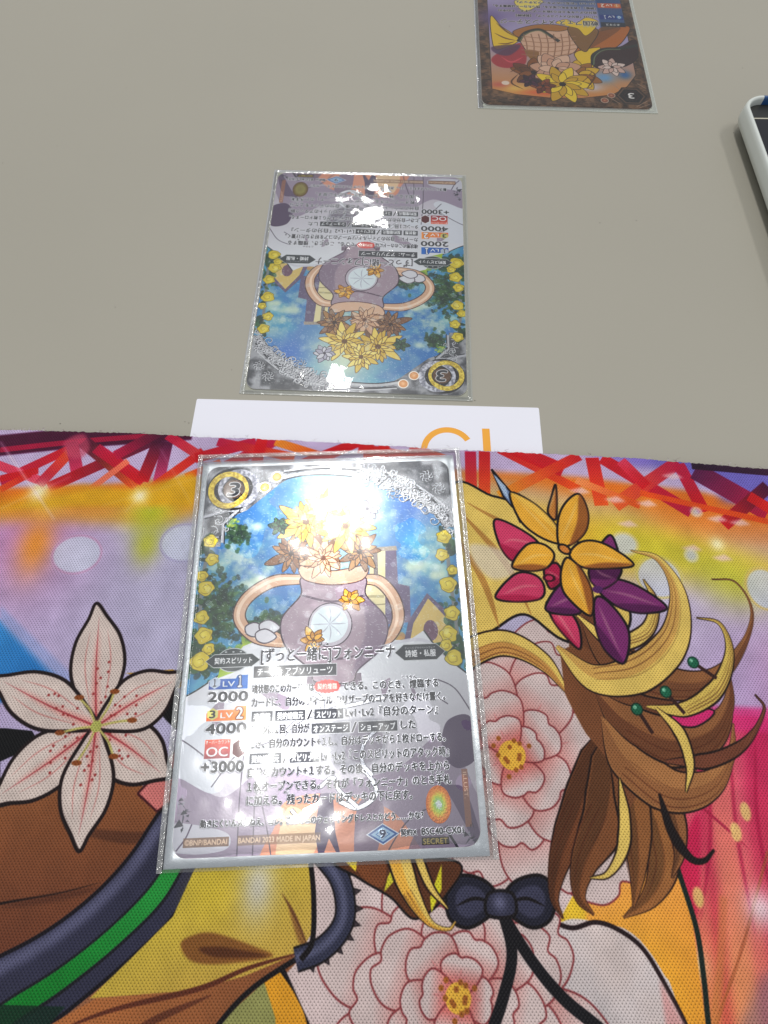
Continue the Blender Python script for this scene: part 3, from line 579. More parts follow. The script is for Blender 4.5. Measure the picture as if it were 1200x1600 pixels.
    F([(476, 900), (566, 900), (572, 930), (604, 968), (598, 1010), (560, 1046), (548, 1066), (494, 1066), (484, 1046), (446, 1010), (440, 968), (470, 930)], c8(156, 138, 152), line=c8(60, 44, 60), lw=.35)
    F([(570, 934), (604, 968), (598, 1010), (560, 1046), (548, 1060), (560, 1020), (572, 985)], c8(120, 104, 126), .7, soft=.5)
    F([(470, 884), (520, 892), (572, 884), (566, 906), (520, 914), (476, 906)], c8(208, 172, 146), line=c8(90, 60, 60), lw=.3); S([(470, 930), (520, 940), (572, 930)], .5, c8(90, 72, 90), taper=0); S([(452, 1016), (520, 1030), (592, 1016)], .5, c8(90, 72, 90), taper=0)
    C.disc((516, 976), 5.2, c8(60, 44, 60)); C.disc((516, 976), 4.95, c8(182, 176, 188)); C.disc((515, 975), 4.3, c8(208, 220, 226))
    for k in range(8):
        a = k * .785; q_ = C.tr([(515, 975)])[0]; C.stroke([q_, q_ + np.array([math.cos(a), math.sin(a)]) * 2 + [.3, 0], q_ + np.array([math.cos(a), math.sin(a)]) * 3.9], .3, c8(160, 160, 178), .8, sp='m')
    for P in [[(470, 1010), (450, 1030), (432, 1050)], [(590, 1010), (660, 1000), (700, 1030)]]: S(P, .8, c8(196, 196, 206), .9)
    # white gauze knot on the handle
    for dx, dy, a in [(-12, 0, 0), (10, -4, 1), (4, 10, 2)]: F([(412 + dx - 16, 985 + dy - 6), (412 + dx, 985 + dy - 12), (412 + dx + 16, 985 + dy), (412 + dx, 985 + dy + 10), (412 + dx - 14, 985 + dy + 6)], c8(206, 206, 214), line=c8(80, 70, 84), lw=.3)
    def bloom(c, R, n, c0, c1, ln, sp_='t', layers=3, w=.9, seed=1):
        gg = np.random.default_rng(seed); q = C.tr([c])[0]
        for k in range(layers):
            f = 1 - k * .27
            for i in range(n):
                a = i * 2 * math.pi / n + k * .37 + gg.normal() * .08; L = R * f * (1 + gg.normal() * .1); wd = L * w * 2.2 / n * 1.5
                t = np.array([(0, 0), (.35, -.5), (.7, -.42), (1, .1), (.72, .42), (.35, .45)]) * [L, wd]
                P = np.column_stack([q[0] + t[:, 0] * math.cos(a) - t[:, 1] * math.sin(a), q[1] + t[:, 0] * math.sin(a) + t[:, 1] * math.cos(a)])
                C.fill(P, (c0, c1)[(i + k) % 2], sp='m', line=ln, lw=.2)
        C.disc(q, R * .13, ln, sp='m')
    for i in range(12):
        a = g.random() * 6.28; b = (505 + math.cos(a) * 70, 840 + math.sin(a) * 52); S([(505, 860), ((505 + b[0]) / 2 + 8, (860 + b[1]) / 2), b], 1.8, c8(112, 74, 48), .95, prof=[.8, 1, .6, .05])
    bloom((455, 865), 5.2, 9, c8(120, 82, 58), c8(150, 106, 66), c8(52, 30, 24), seed=3); bloom((562, 862), 5.4, 9, c8(128, 88, 60), c8(162, 120, 74), c8(52, 30, 24), seed=4)
    bloom((505, 872), 5.2, 9, c8(196, 154, 122), c8(206, 170, 140), c8(96, 60, 46), seed=8)
    bloom((478, 815), 7.0, 10, c8(222, 196, 92), c8(202, 168, 60), c8(96, 62, 26), seed=5); bloom((540, 822), 6.6, 10, c8(226, 204, 110), c8(206, 174, 70), c8(96, 62, 26), seed=6); bloom((508, 792), 5.4, 9, c8(232, 214, 120), c8(214, 184, 80), c8(100, 66, 30), seed=7)
    bloom((574, 795), 3.2, 6, c8(196, 196, 206), c8(160, 158, 176), c8(60, 56, 70), seed=9, layers=2); bloom((436, 822), 2.6, 6, c8(60, 96, 66), c8(40, 74, 60), c8(24, 40, 36), seed=10, layers=2)
    for c in [(547, 938), (490, 1000)]: bloom(c, 2.9, 6, c8(226, 172, 60), c8(190, 130, 40), c8(96, 56, 20), seed=int(c[0]), layers=2)
    # grey stone frame, corners and arch, with silver filigree
    st1, st2 = c8(92, 94, 100), c8(138, 140, 146)
    stone = C.noisy(c8(70, 72, 78), c8(150, 152, 158), 3, 31)
    Fm = lambda P, c, **k: C.fill(P, c, sp='m', **k)
    Fm([(-1, -1), (64, -1), (64, 19), (61, 18.5), (58, 13), (52, 8), (45, 4.6), (36, 2.6), (24, 2.2), (19, 5.5), (11, 12.5), (6.5, 14.5), (5.2, 18), (5, 22), (-1, 22)], stone, sm=False)
    C.stroke([(18, 4.2), (26, 2.6), (36, 3.1), (45, 5.2), (52, 8.6), (58, 13.6), (61.4, 19)], 1.0, c8(176, 178, 184), sp='m', taper=0); C.stroke([(18, 4.7), (26, 3.2), (36, 3.7), (45, 5.8), (51.6, 9.2), (57.5, 14.2), (60.8, 19)], .4, c8(50, 52, 60), sp='m', taper=0)
    C.stroke([(20, 2.2), (30, 1.3), (42, 2.6), (50, 5), (57, 10), (62, 16)], .5, c8(50, 52, 58), sp='m', taper=0); C.stroke([(20, 1.8), (30, .9), (42, 2.1), (50.5, 4.5), (57.4, 9.4), (63, 15)], .4, c8(180, 182, 188), sp='m', taper=0)
    D.fill([(-1, -1), (64, -1), (64, 19), (61, 18.5), (58, 13), (52, 8), (45, 4.6), (36, 2.6), (24, 2.2), (19, 5.5), (11, 12.5), (6.5, 14.5), (5.2, 18), (5, 22), (-1, 22)], (.95, .62, 0), sp='m', sm=False)
    for P in [[(0, 14), (6, 12.5), (9, 12.6)], [(5.4, 21), (5.2, 16), (8.6, 12.4), (9, 10)]]: C.stroke(P, .7, c8(168, 170, 178), sp='m', sm=False, taper=0); C.stroke(np.array(P) + .45, .3, c8(40, 42, 50), sp='m', sm=False, taper=0)
    def curl(p, r, a0, turns, w=.28):
        t = np.linspace(0, 1, 18); a = a0 + t * turns * 2 * np.pi; R = r * (1 - t * .85)
        P = np.column_stack([p[0] + np.cos(a) * R, p[1] + np.sin(a) * R])
        C.stroke(P + .14, w, c8(44, 46, 54), sm=False, sp='m', taper=0, a=.9); C.stroke(P, w, c8(198, 200, 206), sm=False, sp='m', taper=0, a=.9); D.stroke(P, w, (1, 1, 0), sm=False, sp='m', taper=0)
    for i in range(120):
        u = g.random(); x = 39 + u * 24; yb = 3 + (max(0, x - 38) / 24) ** 1.8 * 17; y = yb + (g.random() - .62) * 6.5
        if 0 < x < 62.6 and .5 < y < 21: curl((x, y), .5 + g.random() * 1.2, g.random() * 6.28, (1.3, -1.3)[i % 2] * (.6 + g.random() * .6), .2 + g.random() * .12)
    for c in [(44, 3.4), (51, 6), (57, 4.5), (60, 8), (60.5, 14), (48, 9)]:
        for i in range(9):
            a = i * .7; curl((c[0] + math.cos(a) * 1.0, c[1] + math.sin(a) * .9), .7, a, .6, .2)
    for i in range(14): curl((2 + g.random() * 5, 11 + g.random() * 8), .6 + g.random(), g.random() * 6, .8, .2)
    # cost rings
    C.disc((6.9, 6.5), 6.4, c8(34, 34, 40), sp='m', ry=6.0); D.disc((6.9, 6.5), 6.4, (.6, .8, 0), sp='m', ry=6)
    gold_, silv = C.noisy(c8(176, 148, 40), c8(236, 214, 90), .5, 41), C.noisy(c8(120, 122, 136), c8(206, 208, 220), .6, 42)
    C.ring((8.4, 6.3), 5.2, 1.5, silv, sp='m', ry=5.4); C.ring((5.9, 6.7), 5.2, 1.5, gold_, sp='m', ry=5.2)
    C.stroke([(9.2, 2.0), (12.4, 3.4), (13.2, 6.4), (12.2, 9.4), (9.6, 11.2)], 1.3, silv, sp='m', taper=0)
    C.disc((7.2, 6.5), 2.7, c8(90, 62, 44), sp='m'); C.ring((7.2, 6.5), 2.9, .3, c8(30, 28, 30), sp='m')
    C.text("3", 5.9, 6.6, 2.8, 3.6, c8(44, 46, 54), c8(226, 228, 232), .3, bold=.03, shear=.15)
    for p in [(18.2, 3.4), (15.2, 6.3)]: C.disc(p, 1.55, c8(236, 230, 220), sp='m'); C.disc(p, 1.25, c8(206, 140, 84), sp='m'); C.glow(p, .7, c8(240, 196, 150), .8, sp='m')
    # climbing yellow roses down both sides
    for x0, x1, sgn in [(0, 3.2, 1), (59.8, 63, -1)]:
        C.stroke([(x0 + 2.4 if sgn > 0 else x0 + 1, 20), (x0 + 1.2, 32), (x0 + 1.8, 44), (x0 + 1, 52)], .9, c8(120, 126, 128), sp='m', taper=0)
        for i in range(46):
            y = 18 + g.random() * 34; x = (x0 + x1) / 2 + g.normal() * 1.1; C.disc((x, y), .5 + g.random() * .9, c8(*[(34, 70, 44), (24, 52, 40), (52, 92, 50)][i % 3]), .9, sp='m', ry=.4 + g.random() * .5, rot=g.random() * 3)
    for c, r in [((329, 846), 1.75), ((332, 874), 1.6), ((316, 900), 1.4), ((322, 919), 1.9), ((315, 965), 1.7), ((319, 993), 2), ((326, 1014), 1.4), ((312, 1034), 2.2), ((693, 839), 1.8), ((691, 867), 1.6), ((707, 891), 1.3), ((700, 913), 2), ((706, 958), 1.8), ((701, 991), 2), ((697, 1008), 1.4), ((709, 1028), 1.9)]:
        q = C.tr([c])[0]; P = [(q[0] + math.cos(a) * r * (1 + .12 * math.sin(a * 5 + c[0])), q[1] + math.sin(a) * r * (.95 + .1 * math.cos(a * 3 + c[1]))) for a in np.linspace(0, 6.28, 22, endpoint=False)]
        C.fill(P, c8(206, 186, 48), sp='m', line=c8(96, 88, 20), lw=.14); C.glow(q + [-.3, -.3], r * .5, c8(238, 224, 90), .8, sp='m')
        for k in range(5):
            a0 = k * 1.3 + c[1]; rr = r * (.25 + .14 * k); C.stroke([(q[0] + math.cos(a) * rr, q[1] + math.sin(a) * rr * .9) for a in np.linspace(a0, a0 + 2, 7)], .16, c8(140, 118, 20), .9, sp='m')
    F([(345, 1040), (366, 1030), (372, 1048), (340, 1060)], c8(150, 180, 40), sm=False)
    # holographic rosettes
    for i in range(260):
        p = np.array([3 + g.random() * 57, 12 + g.random() * 36]); r = .6 + g.random() * .5
        a0 = g.random() * 3
        for k in range(-2, 3):
            o = np.array([-math.sin(a0), math.cos(a0)]) * k * .28; L = math.sqrt(max(0, r * r - (k * .28) ** 2)); u = np.array([math.cos(a0), math.sin(a0)]) * L
            D.stroke([p + o - u, p + o + u], .13, (.55, .62, 0), sm=False, sp='m', taper=0)
            if i % 3 == 0: C.stroke([p + o - u, p + o + u], .11, c8(206, 222, 226), .5, sm=False, sp='m', taper=0)
    for i in range(3600):  # pale ticks scattered over the print as painted foil glints
        p = np.array([2 + g.random() * 59, 2 + g.random() ** 1.1 * 58]); a0 = .5 + g.normal() * .5; u = np.array([math.cos(a0), math.sin(a0)]) * (.08 + g.random() * .22)
        C.stroke([p - u, p + u], .09, c8(216, 226, 226), .25 + .5 * g.random(), sm=False, sp='m', taper=0)
    # ---- lettering
    ink, hal, pal = c8(38, 38, 44), c8(218, 219, 226), c8(228, 230, 234)
    T = lambda s, x, y, w, h, col=ink, halo=hal, hr=.2, bold=.012, **k: C.text(s, x, y, w, h, col, halo, hr, bold, also=D, **k)
    def plate(x, y, w, h, col=c8(58, 60, 68)): C.rect(x - .12, y - .12, w + .24, h + .24, c8(206, 208, 214)); C.rect(x, y, w, h, col); D.rect(x, y, w, h, (.5, .35, 0))
    def hexa(x, y, w, h, dx, col=c8(56, 62, 66)):
        for e, c_ in ((.28, c8(190, 194, 198)), (.1, c8(30, 34, 36)), (0, col)):
            C.fill([(x - e, y + h / 2), (x + dx, y - e), (x + w - dx, y - e), (x + w + e, y + h / 2), (x + w - dx, y + h + e), (x + dx, y + h + e)], c_, sm=False, sp='m')
    C.disc((9.9, 49.3), 3.6, c8(60, 66, 70), sp='m', ry=2.6); C.ring((9.9, 49.3), 3.7, .2, c8(180, 186, 190), sp='m', ry=2.7)
    hexa(3.9, 48.2, 12, 2.5, 1.7); C.text("契約スピリット", 5.7, 49.45, 8.6, 1.35, pal, bold=.01)
    for i in range(3): C.disc((8.2 + i * 1.7, 47.5), .28, c8(170, 176, 180), sp='m', ry=.18)
    T("[ずっと一緒に]フォンニーナ", 16.3, 48.6, 30.6, 3.0, c8(50, 50, 56), c8(212, 212, 220), .3, .014); T("いっしょ", 27.6, 46.4, 4.2, .75, ink, hal, .12)
    hexa(47.1, 47.4, 11.2, 3.2, 1.9, c8(58, 62, 68)); C.text("詩姫・私服", 49.3, 49.3, 7.0, 1.5, pal, bold=.01); C.text("ディーバ プライベートウェア", 49.2, 48.05, 7, .5, pal)
    plate(14.8, 50.9, 18.7, 2.5); C.text("チーム：アブソリューツ", 15.6, 52.2, 17, 1.6, pal, bold=.014)
    # level boxes
    def lvl(y, c0, c1, core, lab, num, hexc, cc=ink):
        C.fill([(4.8, y + 3.1), (4.8, y + 1.3), (7.5, y + .7), (10.8, y + .7), (11.2, y), (13.6, y), (13.6, y + 3.1)], C.grad((4, y), c0, (14, y), c1, sp='m'), sm=False, sp='m', line=c8(214, 216, 222), lw=.18)
        C.fill([(5, y + 1), (6.2, y + .3), (7.4, y + 1), (7.4, y + 2.2), (6.2, y + 2.9), (5, y + 2.2)], hexc, sm=False, sp='m'); T(core, 5.8 if core == "1" else 5.5, y + 1.6, .7 if core == "1" else 1.3, 1.5, ink, None)
        T(lab, 8.0, y + 1.9, 2.7, 1.1, pal, None); T(num, 11.4, y + 1.5, .9 if num == "1" else 1.5, 2.3, pal, c0 * .6, .15, .03)
    lvl(52.6, c8(34, 66, 150), c8(30, 110, 196), "1", "LV", "1", c8(170, 184, 204)); T("2000", 4.9, 57.2, 8.8, 2.0, c8(52, 52, 58), hal, .26, .035)
    lvl(59.2, c8(214, 96, 50), c8(236, 150, 60), "3", "LV", "2", c8(196, 190, 110)); T("4000", 4.9, 63.8, 8.8, 2.0, c8(52, 52, 58), hal, .26, .035)
    C.rect(5, 65.9, 5.6, 3.9, C.grad((5, 66), c8(224, 90, 60), (5, 69.8), c8(130, 20, 40), sp='m'), line=c8(214, 216, 222), lw=.15); T("オーバーカウント", 5.2, 66.5, 5.2, .8, pal, None); T("OC", 5.5, 68.4, 4.6, 1.8, pal, None, bold=.03)
    C.fill([(11, 66.9), (12.4, 66), (13.8, 66.9), (13.8, 69), (12.4, 69.9), (11, 69)], c8(84, 24, 30), sm=False, sp='m', line=c8(226, 226, 230), lw=.25); T("+3000", 4.6, 71.4, 9.0, 2.0, c8(52, 52, 58), hal, .26, .035)
    # rules text
    h = 1.75
    T("魂状態のこのカードには", 14.7, 55.9, 13.7, h)
    P = []
    for i in range(40): a = i * math.pi / 20; e = 1 + .14 * (i % 2); P.append((31.4 + math.cos(a) * 2.7 * e, 55.8 + math.sin(a) * 1.35 * e))
    C.rect(28.9, 54.8, 5, 2.0, c8(206, 60, 54)); C.fill(P, c8(206, 60, 54), sm=False, sp='m'); C.text("契約煌臨", 29.2, 55.8, 4.4, 1.2, c8(240, 214, 206), bold=.01)
    T("できる。このとき、煌臨する", 34.8, 55.9, 21.6, h); T("こうりん", 48.2, 54.4, 3.4, .6, hr=.12)
    T("カードに、自分のフィールド/リザーブのコアを好きなだけ置く。", 14.7, 58.75, 43, h); T("す", 45, 57.3, .6, .6, hr=.12); T("お", 53, 57.3, .6, .6, hr=.12)
    def tags(items, y):
        for s_, x, w in items:
            if s_ == "/": C.text("/", x, y, w, 2, ink, hal, .2, .02)
            else: plate(x, y - 1.05, w, 2.1); C.text(s_, x + .45, y + .1, w - .9, 1.45, pal, bold=.012)
    tags([("魂状態", 14.8, 4.6), ("契約煌臨元", 20, 6.6), ("/", 27, 1.2), ("スピリット", 28.6, 6.4)], 61.6); T("Lv1･Lv2『自分のターン』", 35.5, 61.5, 20.4, 1.9, bold=.022)
    T("ターンに1回、自分が", 14.7, 64.4, 12.8, h); tags([("オンステージ", 28, 8.4), ("/", 36.7, 1.2), ("ショーアップ", 38.3, 8.5)], 64.5); T("した", 47.6, 64.4, 3.2, h)
    T("とき、自分のカウント+1し、自分はデッキから1枚ドローする。", 14.7, 67.2, 42.4, h); T("まい", 44.2, 65.9, 1, .5, hr=.1)
    tags([("契約煌臨元", 14.8, 6.8), ("/", 21.9, 1.2), ("スピリット", 23.4, 6.4)], 70.1); T("Lv1･Lv2『このスピリットのアタック時』", 30.2, 70.1, 27.4, 1.9, bold=.022)
    T("自分のカウント+1する。その後、自分のデッキを上から", 14.7, 72.8, 42.8, h); T("1枚オープンできる。それが「フォンニーナ」のとき手札", 14.7, 75.5, 43, h); T("に加える。残ったカードはデッキの下に戻す。", 14.7, 78.1, 34.6, h)
    for s_, x, y, w in [("じぶん", 33, 71.4, 2.4), ("てふだ", 53.4, 74.1, 3), ("くわ", 16.6, 76.7, 1.4), ("のこ", 22.4, 76.7, 1.2), ("した", 40.4, 76.7, 1.2), ("もど", 44.2, 76.7, 1.2)]: T(s_, x, y, w, .5, hr=.1)
    T("動きにくいんスよねえ、コレ。次はミニのウェディングドレスとかどう……かな？", 5.4, 82.0, 46, 1.35, bold=.02)
    C.rect(2.2, 84.4, 9.3, 1.7, c8(110, 78, 60), .85); C.text("©BNP/BANDAI", 2.5, 85.25, 8.6, .95, c8(206, 176, 150), bold=.01); C.rect(13.2, 84.3, 17, 1.8, c8(112, 84, 66), .6); C.text("BANDAI 2023 MADE IN JAPAN", 13.4, 85.2, 16.6, .95, c8(206, 180, 156), bold=.01)
    for s_, c_ in [(1.12, c8(206, 214, 226)), (1, c8(40, 84, 150)), (.78, c8(150, 184, 214)), (.5, c8(60, 110, 170)), (.4, c8(176, 200, 222))]: C.fill([(42.9 - 3.1 * s_, 85.1), (42.9, 85.1 - 1.75 * s_), (42.9 + 3.1 * s_, 85.1), (42.9, 85.1 + 1.75 * s_)], c_, sm=False, sp='m')
    T("9", 42.25, 85.1, 1.25, 1.5, c8(24, 40, 80), c8(206, 220, 236), .2, .03)
    T("契約X", 46.6, 85.0, 3.3, 1.15, bold=.02); T("BSC40-CX01", 50.9, 84.95, 8.6, 1.15, bold=.02); C.rect(50.8, 86.0, 5.6, 1.35, c8(40, 34, 30)); C.text("SECRET", 51.1, 86.7, 5, .95, c8(176, 156, 90), bold=.01)
    C.rect(60.0, 73.6, 1.3, 10.8, c8(150, 104, 84), .8); C.text("ILLUST.", 60.65, 74.2, 5, .75, c8(214, 180, 160), ang=math.pi / 2)
    # dark foil corner chips
    for c in [(1.5, 80), (61, 86)]:
        for i in range(24): p = np.array(c) + g.normal(0, 1, 2) * [.8, 1.6]; C.fill([p, p + g.normal(0, .7, 2), p + g.normal(0, .7, 2)], c8(*[(60, 62, 74), (150, 152, 164), (34, 34, 44)][i % 3]), .8, sm=False, sp='m')
    C.a += (rng.random((C.h, C.w, 1), dtype=np.float32) - .5) * .03
    D.a[..., 2] = 0
    return to_image("card_print", C.a), to_image("card_foil", D.a, True)

# ------------------------------------------------------------------ print of the wood framed card (63 x 88 mm)
def nexus_print():
    K = 16.0
    C = Canvas(63, 88, K, lambda p: card_mm(p, POSE3, .6)); F, S = C.fill, C.stroke; g = np.random.default_rng(5)
    Z = lambda *P: [(730 + x / 3.75, y / 3.75) for x, y in P]              # points read off an enlarged view
    C.a[:] = c8(112, 88, 68)
    bark = C.noisy(c8(84, 64, 50), c8(140, 110, 84), 2, 8); C.rect(0, 0, 63, 88, bark)
    for i in range(520):
        side = i % 4; x, y = (g.random() * 3.6, g.random() * 88) if side == 0 else (59.4 + g.random() * 3.6, g.random() * 88) if side == 1 else (g.random() * 63, g.random() * 5) if side == 2 else (g.random() * 63, 84 + g.random() * 4)
        L = .6 + g.random() * 1.6; C.stroke([(x, y), (x + L * .5, y + .12), (x + L, y - .1 + g.random() * .3)], .35, c8(46, 32, 26), .85, sp='m')
    # picture field
    pic = [(3.8, 20), (3.8, 84), (59, 84), (59, 9.5), (50, 6.6), (38, 5.2), (26, 5.4), (14, 8), (8, 13)]
    C.fill(pic, C.grad((30, 8), c8(206, 150, 90), (30, 40), c8(176, 166, 196), sp='m'), sm=False, sp='m', line=c8(70, 50, 40), lw=.3)
    for c, r, col, a, ry in [((50, 10), 6, (226, 196, 110), .9, 3), ((40, 8), 9, (220, 110, 60), .8, 2), ((56, 12), 4, (196, 90, 90), .6, 2), ((22, 12), 6, (206, 206, 220), .9, 3), ((16, 18), 5, (120, 170, 214), .9, 4), ((8, 20), 3, (40, 110, 180), .8, 3), ((30, 16), 6, (214, 196, 210), .8, 4), ((58, 55), 8, (120, 100, 150), .8, 8), ((20, 70), 14, (60, 90, 130), .8, 10), ((44, 60), 10, (130, 110, 150), .6, 8), ((30, 76), 20, (90, 84, 110), .6, 6)]:
        C.glow(c, r, c8(*col), a, sp='m', ry=ry)
    C.fill([(3.8, 47), (14, 47), (14, 84), (3.8, 84)], c8(44, 84, 130), .75, sm=False, sp='m', soft=.5)
    # silk, leaves and blossoms (generic stand-in)
    bl = c8(46, 28, 26)
    F(Z((640, 200), (780, 180), (940, 150), (940, 200), (860, 280), (700, 290), (620, 300)), c8(186, 120, 50), line=bl, lw=.3); F(Z((780, 160), (900, 165), (700, 290)), c8(140, 92, 44), .8)
    F(Z((640, 300), (780, 275), (740, 330), (740, 390), (680, 380), (640, 340)), c8(226, 196, 44), line=bl, lw=.3)
    F(Z((740, 380), (730, 320), (790, 285), (900, 270), (985, 230), (1000, 330), (940, 380), (850, 400), (790, 400)), c8(70, 40, 42), line=bl, lw=.4)
    S(Z((735, 380), (745, 320), (800, 285), (900, 280), (1000, 262)), 1.6, c8(58, 62, 56), taper=0); S(Z((742, 376), (752, 325), (804, 290), (900, 286)), .5, c8(120, 130, 100), taper=0)
    F(Z((138, 90), (200, 150), (260, 190), (305, 232), (240, 270), (170, 285), (146, 230)), c8(226, 196, 50), line=bl, lw=.3)
    for a, b in [((170, 130), (290, 215)), ((160, 190), (290, 235)), ((180, 250), (280, 240))]: S(Z(a, ((a[0] + b[0]) / 2, (a[1] + b[1]) / 2 + 8), b), .8, c8(120, 80, 34), .9)
    F(Z((150, 330), (300, 250), (340, 290), (340, 370), (250, 395), (170, 380)), c8(176, 66, 76), soft=.3); S(Z((200, 330), (260, 360), (330, 330)), .8, c8(226, 110, 120), .7); F(Z((148, 270), (310, 260), (250, 320), (170, 310)), c8(96, 66, 100), .8, soft=.4)
    F(Z((300, 190), (390, 160), (480, 175), (560, 150), (650, 200), (640, 290), (560, 330), (450, 340), (380, 320), (330, 270)), c8(214, 180, 156), line=bl, lw=.3)
    F(Z((340, 290), (420, 300), (400, 360), (360, 330)), c8(156, 116, 60)); F(Z((270, 180), (380, 145), (500, 140), (600, 160), (540, 180), (400, 175), (310, 215)), c8(176, 124, 48), line=bl, lw=.3)
    F(Z((590, 160), (700, 150), (770, 180), (720, 270), (690, 300), (640, 260)), c8(146, 110, 60), line=bl, lw=.3)
    S(Z((300, 240), (340, 190), (420, 170), (480, 200), (540, 240)), 1.7, c8(52, 54, 48), taper=0); S(Z((310, 236), (345, 196), (420, 176), (480, 206)), .5, c8(126, 132, 96), taper=0)
    for k in range(7): S(Z((330 + k * 44, 195), (350 + k * 42, 260), (350 + k * 40, 330)), .5, c8(150, 110, 84), .8, taper=0)
    for k in range(5): S(Z((318, 210 + k * 26), (480, 222 + k * 26), (640, 210 + k * 24)), .5, c8(170, 130, 100), .8, taper=0)
    F(Z((520, 130), (580, 110), (640, 130), (700, 100), (770, 130), (700, 205), (650, 165), (590, 150)), c8(226, 198, 46), line=bl, lw=.2); F(Z((280, 0), (330, 60), (400, 40), (440, 0)), c8(226, 210, 110), line=bl, lw=.2)
    def star(c, R, n, c0, c1, seed, w=.5, ln=bl):
        gg = np.random.default_rng(seed); q = C.tr(Z(c))[0]
        for k in range(2):
            for i in range(n):
                a = i * 6.283 / n + k * .5 + gg.normal() * .1; L = R * (1 - .35 * k); t = np.array([(0, 0), (.4, -w / 2), (.75, -w * .38), (1, .04), (.75, w * .42), (.4, w / 2)]) * L
                P = np.column_stack([q[0] + t[:, 0] * math.cos(a) - t[:, 1] * math.sin(a), q[1] + t[:, 0] * math.sin(a) + t[:, 1] * math.cos(a)]); C.fill(P, c0 if (i + k) % 2 else c1, sp='m', line=ln, lw=.22)
        C.disc(q, R * .12, ln, sp='m')
    star((390, 420), 9, 8, c8(122, 76, 40), c8(150, 98, 48), 3); star((650, 440), 9.5, 9, c8(166, 116, 52), c8(214, 180, 56), 4); star((520, 400), 10, 9, c8(220, 188, 166), c8(206, 166, 142), 6, .6)
    star((560, 490), 11, 10, c8(230, 204, 60), c8(206, 170, 44), 5, .42); star((445, 500), 5, 6, c8(122, 60, 36), c8(150, 84, 44), 7); star((370, 470), 4.2, 6, c8(70, 34, 60), c8(96, 44, 76), 8); star((850, 390), 5.6, 7, c8(222, 204, 196), c8(208, 180, 170), 9, .5)
    C.disc(Z((225, 482))[0], 1.5, c8(226, 210, 196), ry=1.2)
    for P in [((300, 430), (260, 480), (330, 520)), ((700, 400), (750, 440), (700, 520)), ((250, 420), (300, 400), (380, 410))]: S(Z(*P), .7, c8(110, 76, 40))
    # lettering
    pal, ink = c8(226, 226, 222), c8(34, 30, 34)
    C.rect(3.8, 50.6, 9.8, 3.0, c8(44, 48, 60), .9); C.text("ネクサス", 6, 52.1, 5.6, 1.4, pal, bold=.01)
    C.text("戦国フェス メインステージ", 14.6, 52.6, 39.5, 3.2, ink, c8(226, 222, 214), .3, .02); C.text("せんごく", 15, 50.3, 6, .7, ink, pal, .12)
    C.rect(4, 55.6, 9.6, 3.2, c8(30, 64, 140)); C.disc((5.6, 57.3), 1.2, c8(60, 130, 180), sp='m'); C.text("0", 5.1, 57.3, 1.1, 1.6, pal, bold=.03); C.text("LV", 7.6, 57.5, 2.6, 1.3, pal, bold=.01); C.text("1", 11, 57.2, .8, 2.3, pal, bold=.03)
    C.rect(4, 63.6, 9.6, 3.2, c8(196, 104, 56)); C.disc((5.6, 65.3), 1.2, c8(214, 150, 90), sp='m'); C.text("1", 5.4, 65.3, .6, 1.6, pal, bold=.03); C.text("LV", 7.6, 65.5, 2.6, 1.3, pal, bold=.01); C.text("2", 10.8, 65.2, 1.4, 2.3, pal, bold=.03)
    y = 56.8
    for s_, w in [("Lv1･Lv2『自分のメインステップ』【契約時】", 33), ("自分のデッキを上から3枚オープンする。その中の", 40), ("「詩姫」1枚を手札に加える。残ったカードは破棄する。", 42), ("Lv1･Lv2『お互いのアタックステップ』", 32), ("自分のスピリットがアタックしたとき、カウント+1する。", 42), ("Lv2『自分のアタックステップ』", 27), ("自分の手札にあるカード1枚を使用できる。", 36), ("この効果はターンに1回しか使えない。", 33)]:
        C.text(s_, 14.6, y, w, 1.6, ink, c8(206, 200, 200), .2, .012); y += 3.1
    # cost hexagon and cores
    for e, c_ in [(6.0, c8(60, 46, 40)), (5.2, c8(120, 96, 80)), (4.6, c8(40, 30, 32)), (3.2, c8(70, 44, 44)), (2.7, c8(38, 28, 30))]: C.fill([(7.2 + e * math.cos(a), 7.6 + e * .95 * math.sin(a)) for a in np.arange(6) * math.pi / 3], c_, sm=False, sp='m')
    for a, b in [((1, 3), (5, 1)), ((1, 12), (4, 15)), ((11, 11), (14, 15)), ((12, 3), (15, 6)), ((1.5, 5), (6, 1.5))]: C.stroke([a, b], .25, c8(176, 150, 130), sm=False, sp='m', taper=0)
    C.text("3", 6.1, 7.7, 2.2, 3.0, c8(230, 228, 226), bold=.04)
    for p in [(14.6, 7.6), (17.4, 4.6)]: C.disc(p, 1.5, c8(196, 176, 160), sp='m'); C.disc(p, 1.2, c8(156, 100, 76), sp='m'); C.glow(p, .6, c8(206, 160, 130), .8, sp='m')
    C.a = np.clip(C.a, 0, 1) ** 1.3
    C.a += (rng.random((C.h, C.w, 1), dtype=np.float32) - .5) * .03
    return to_image("nexus_print", C.a)
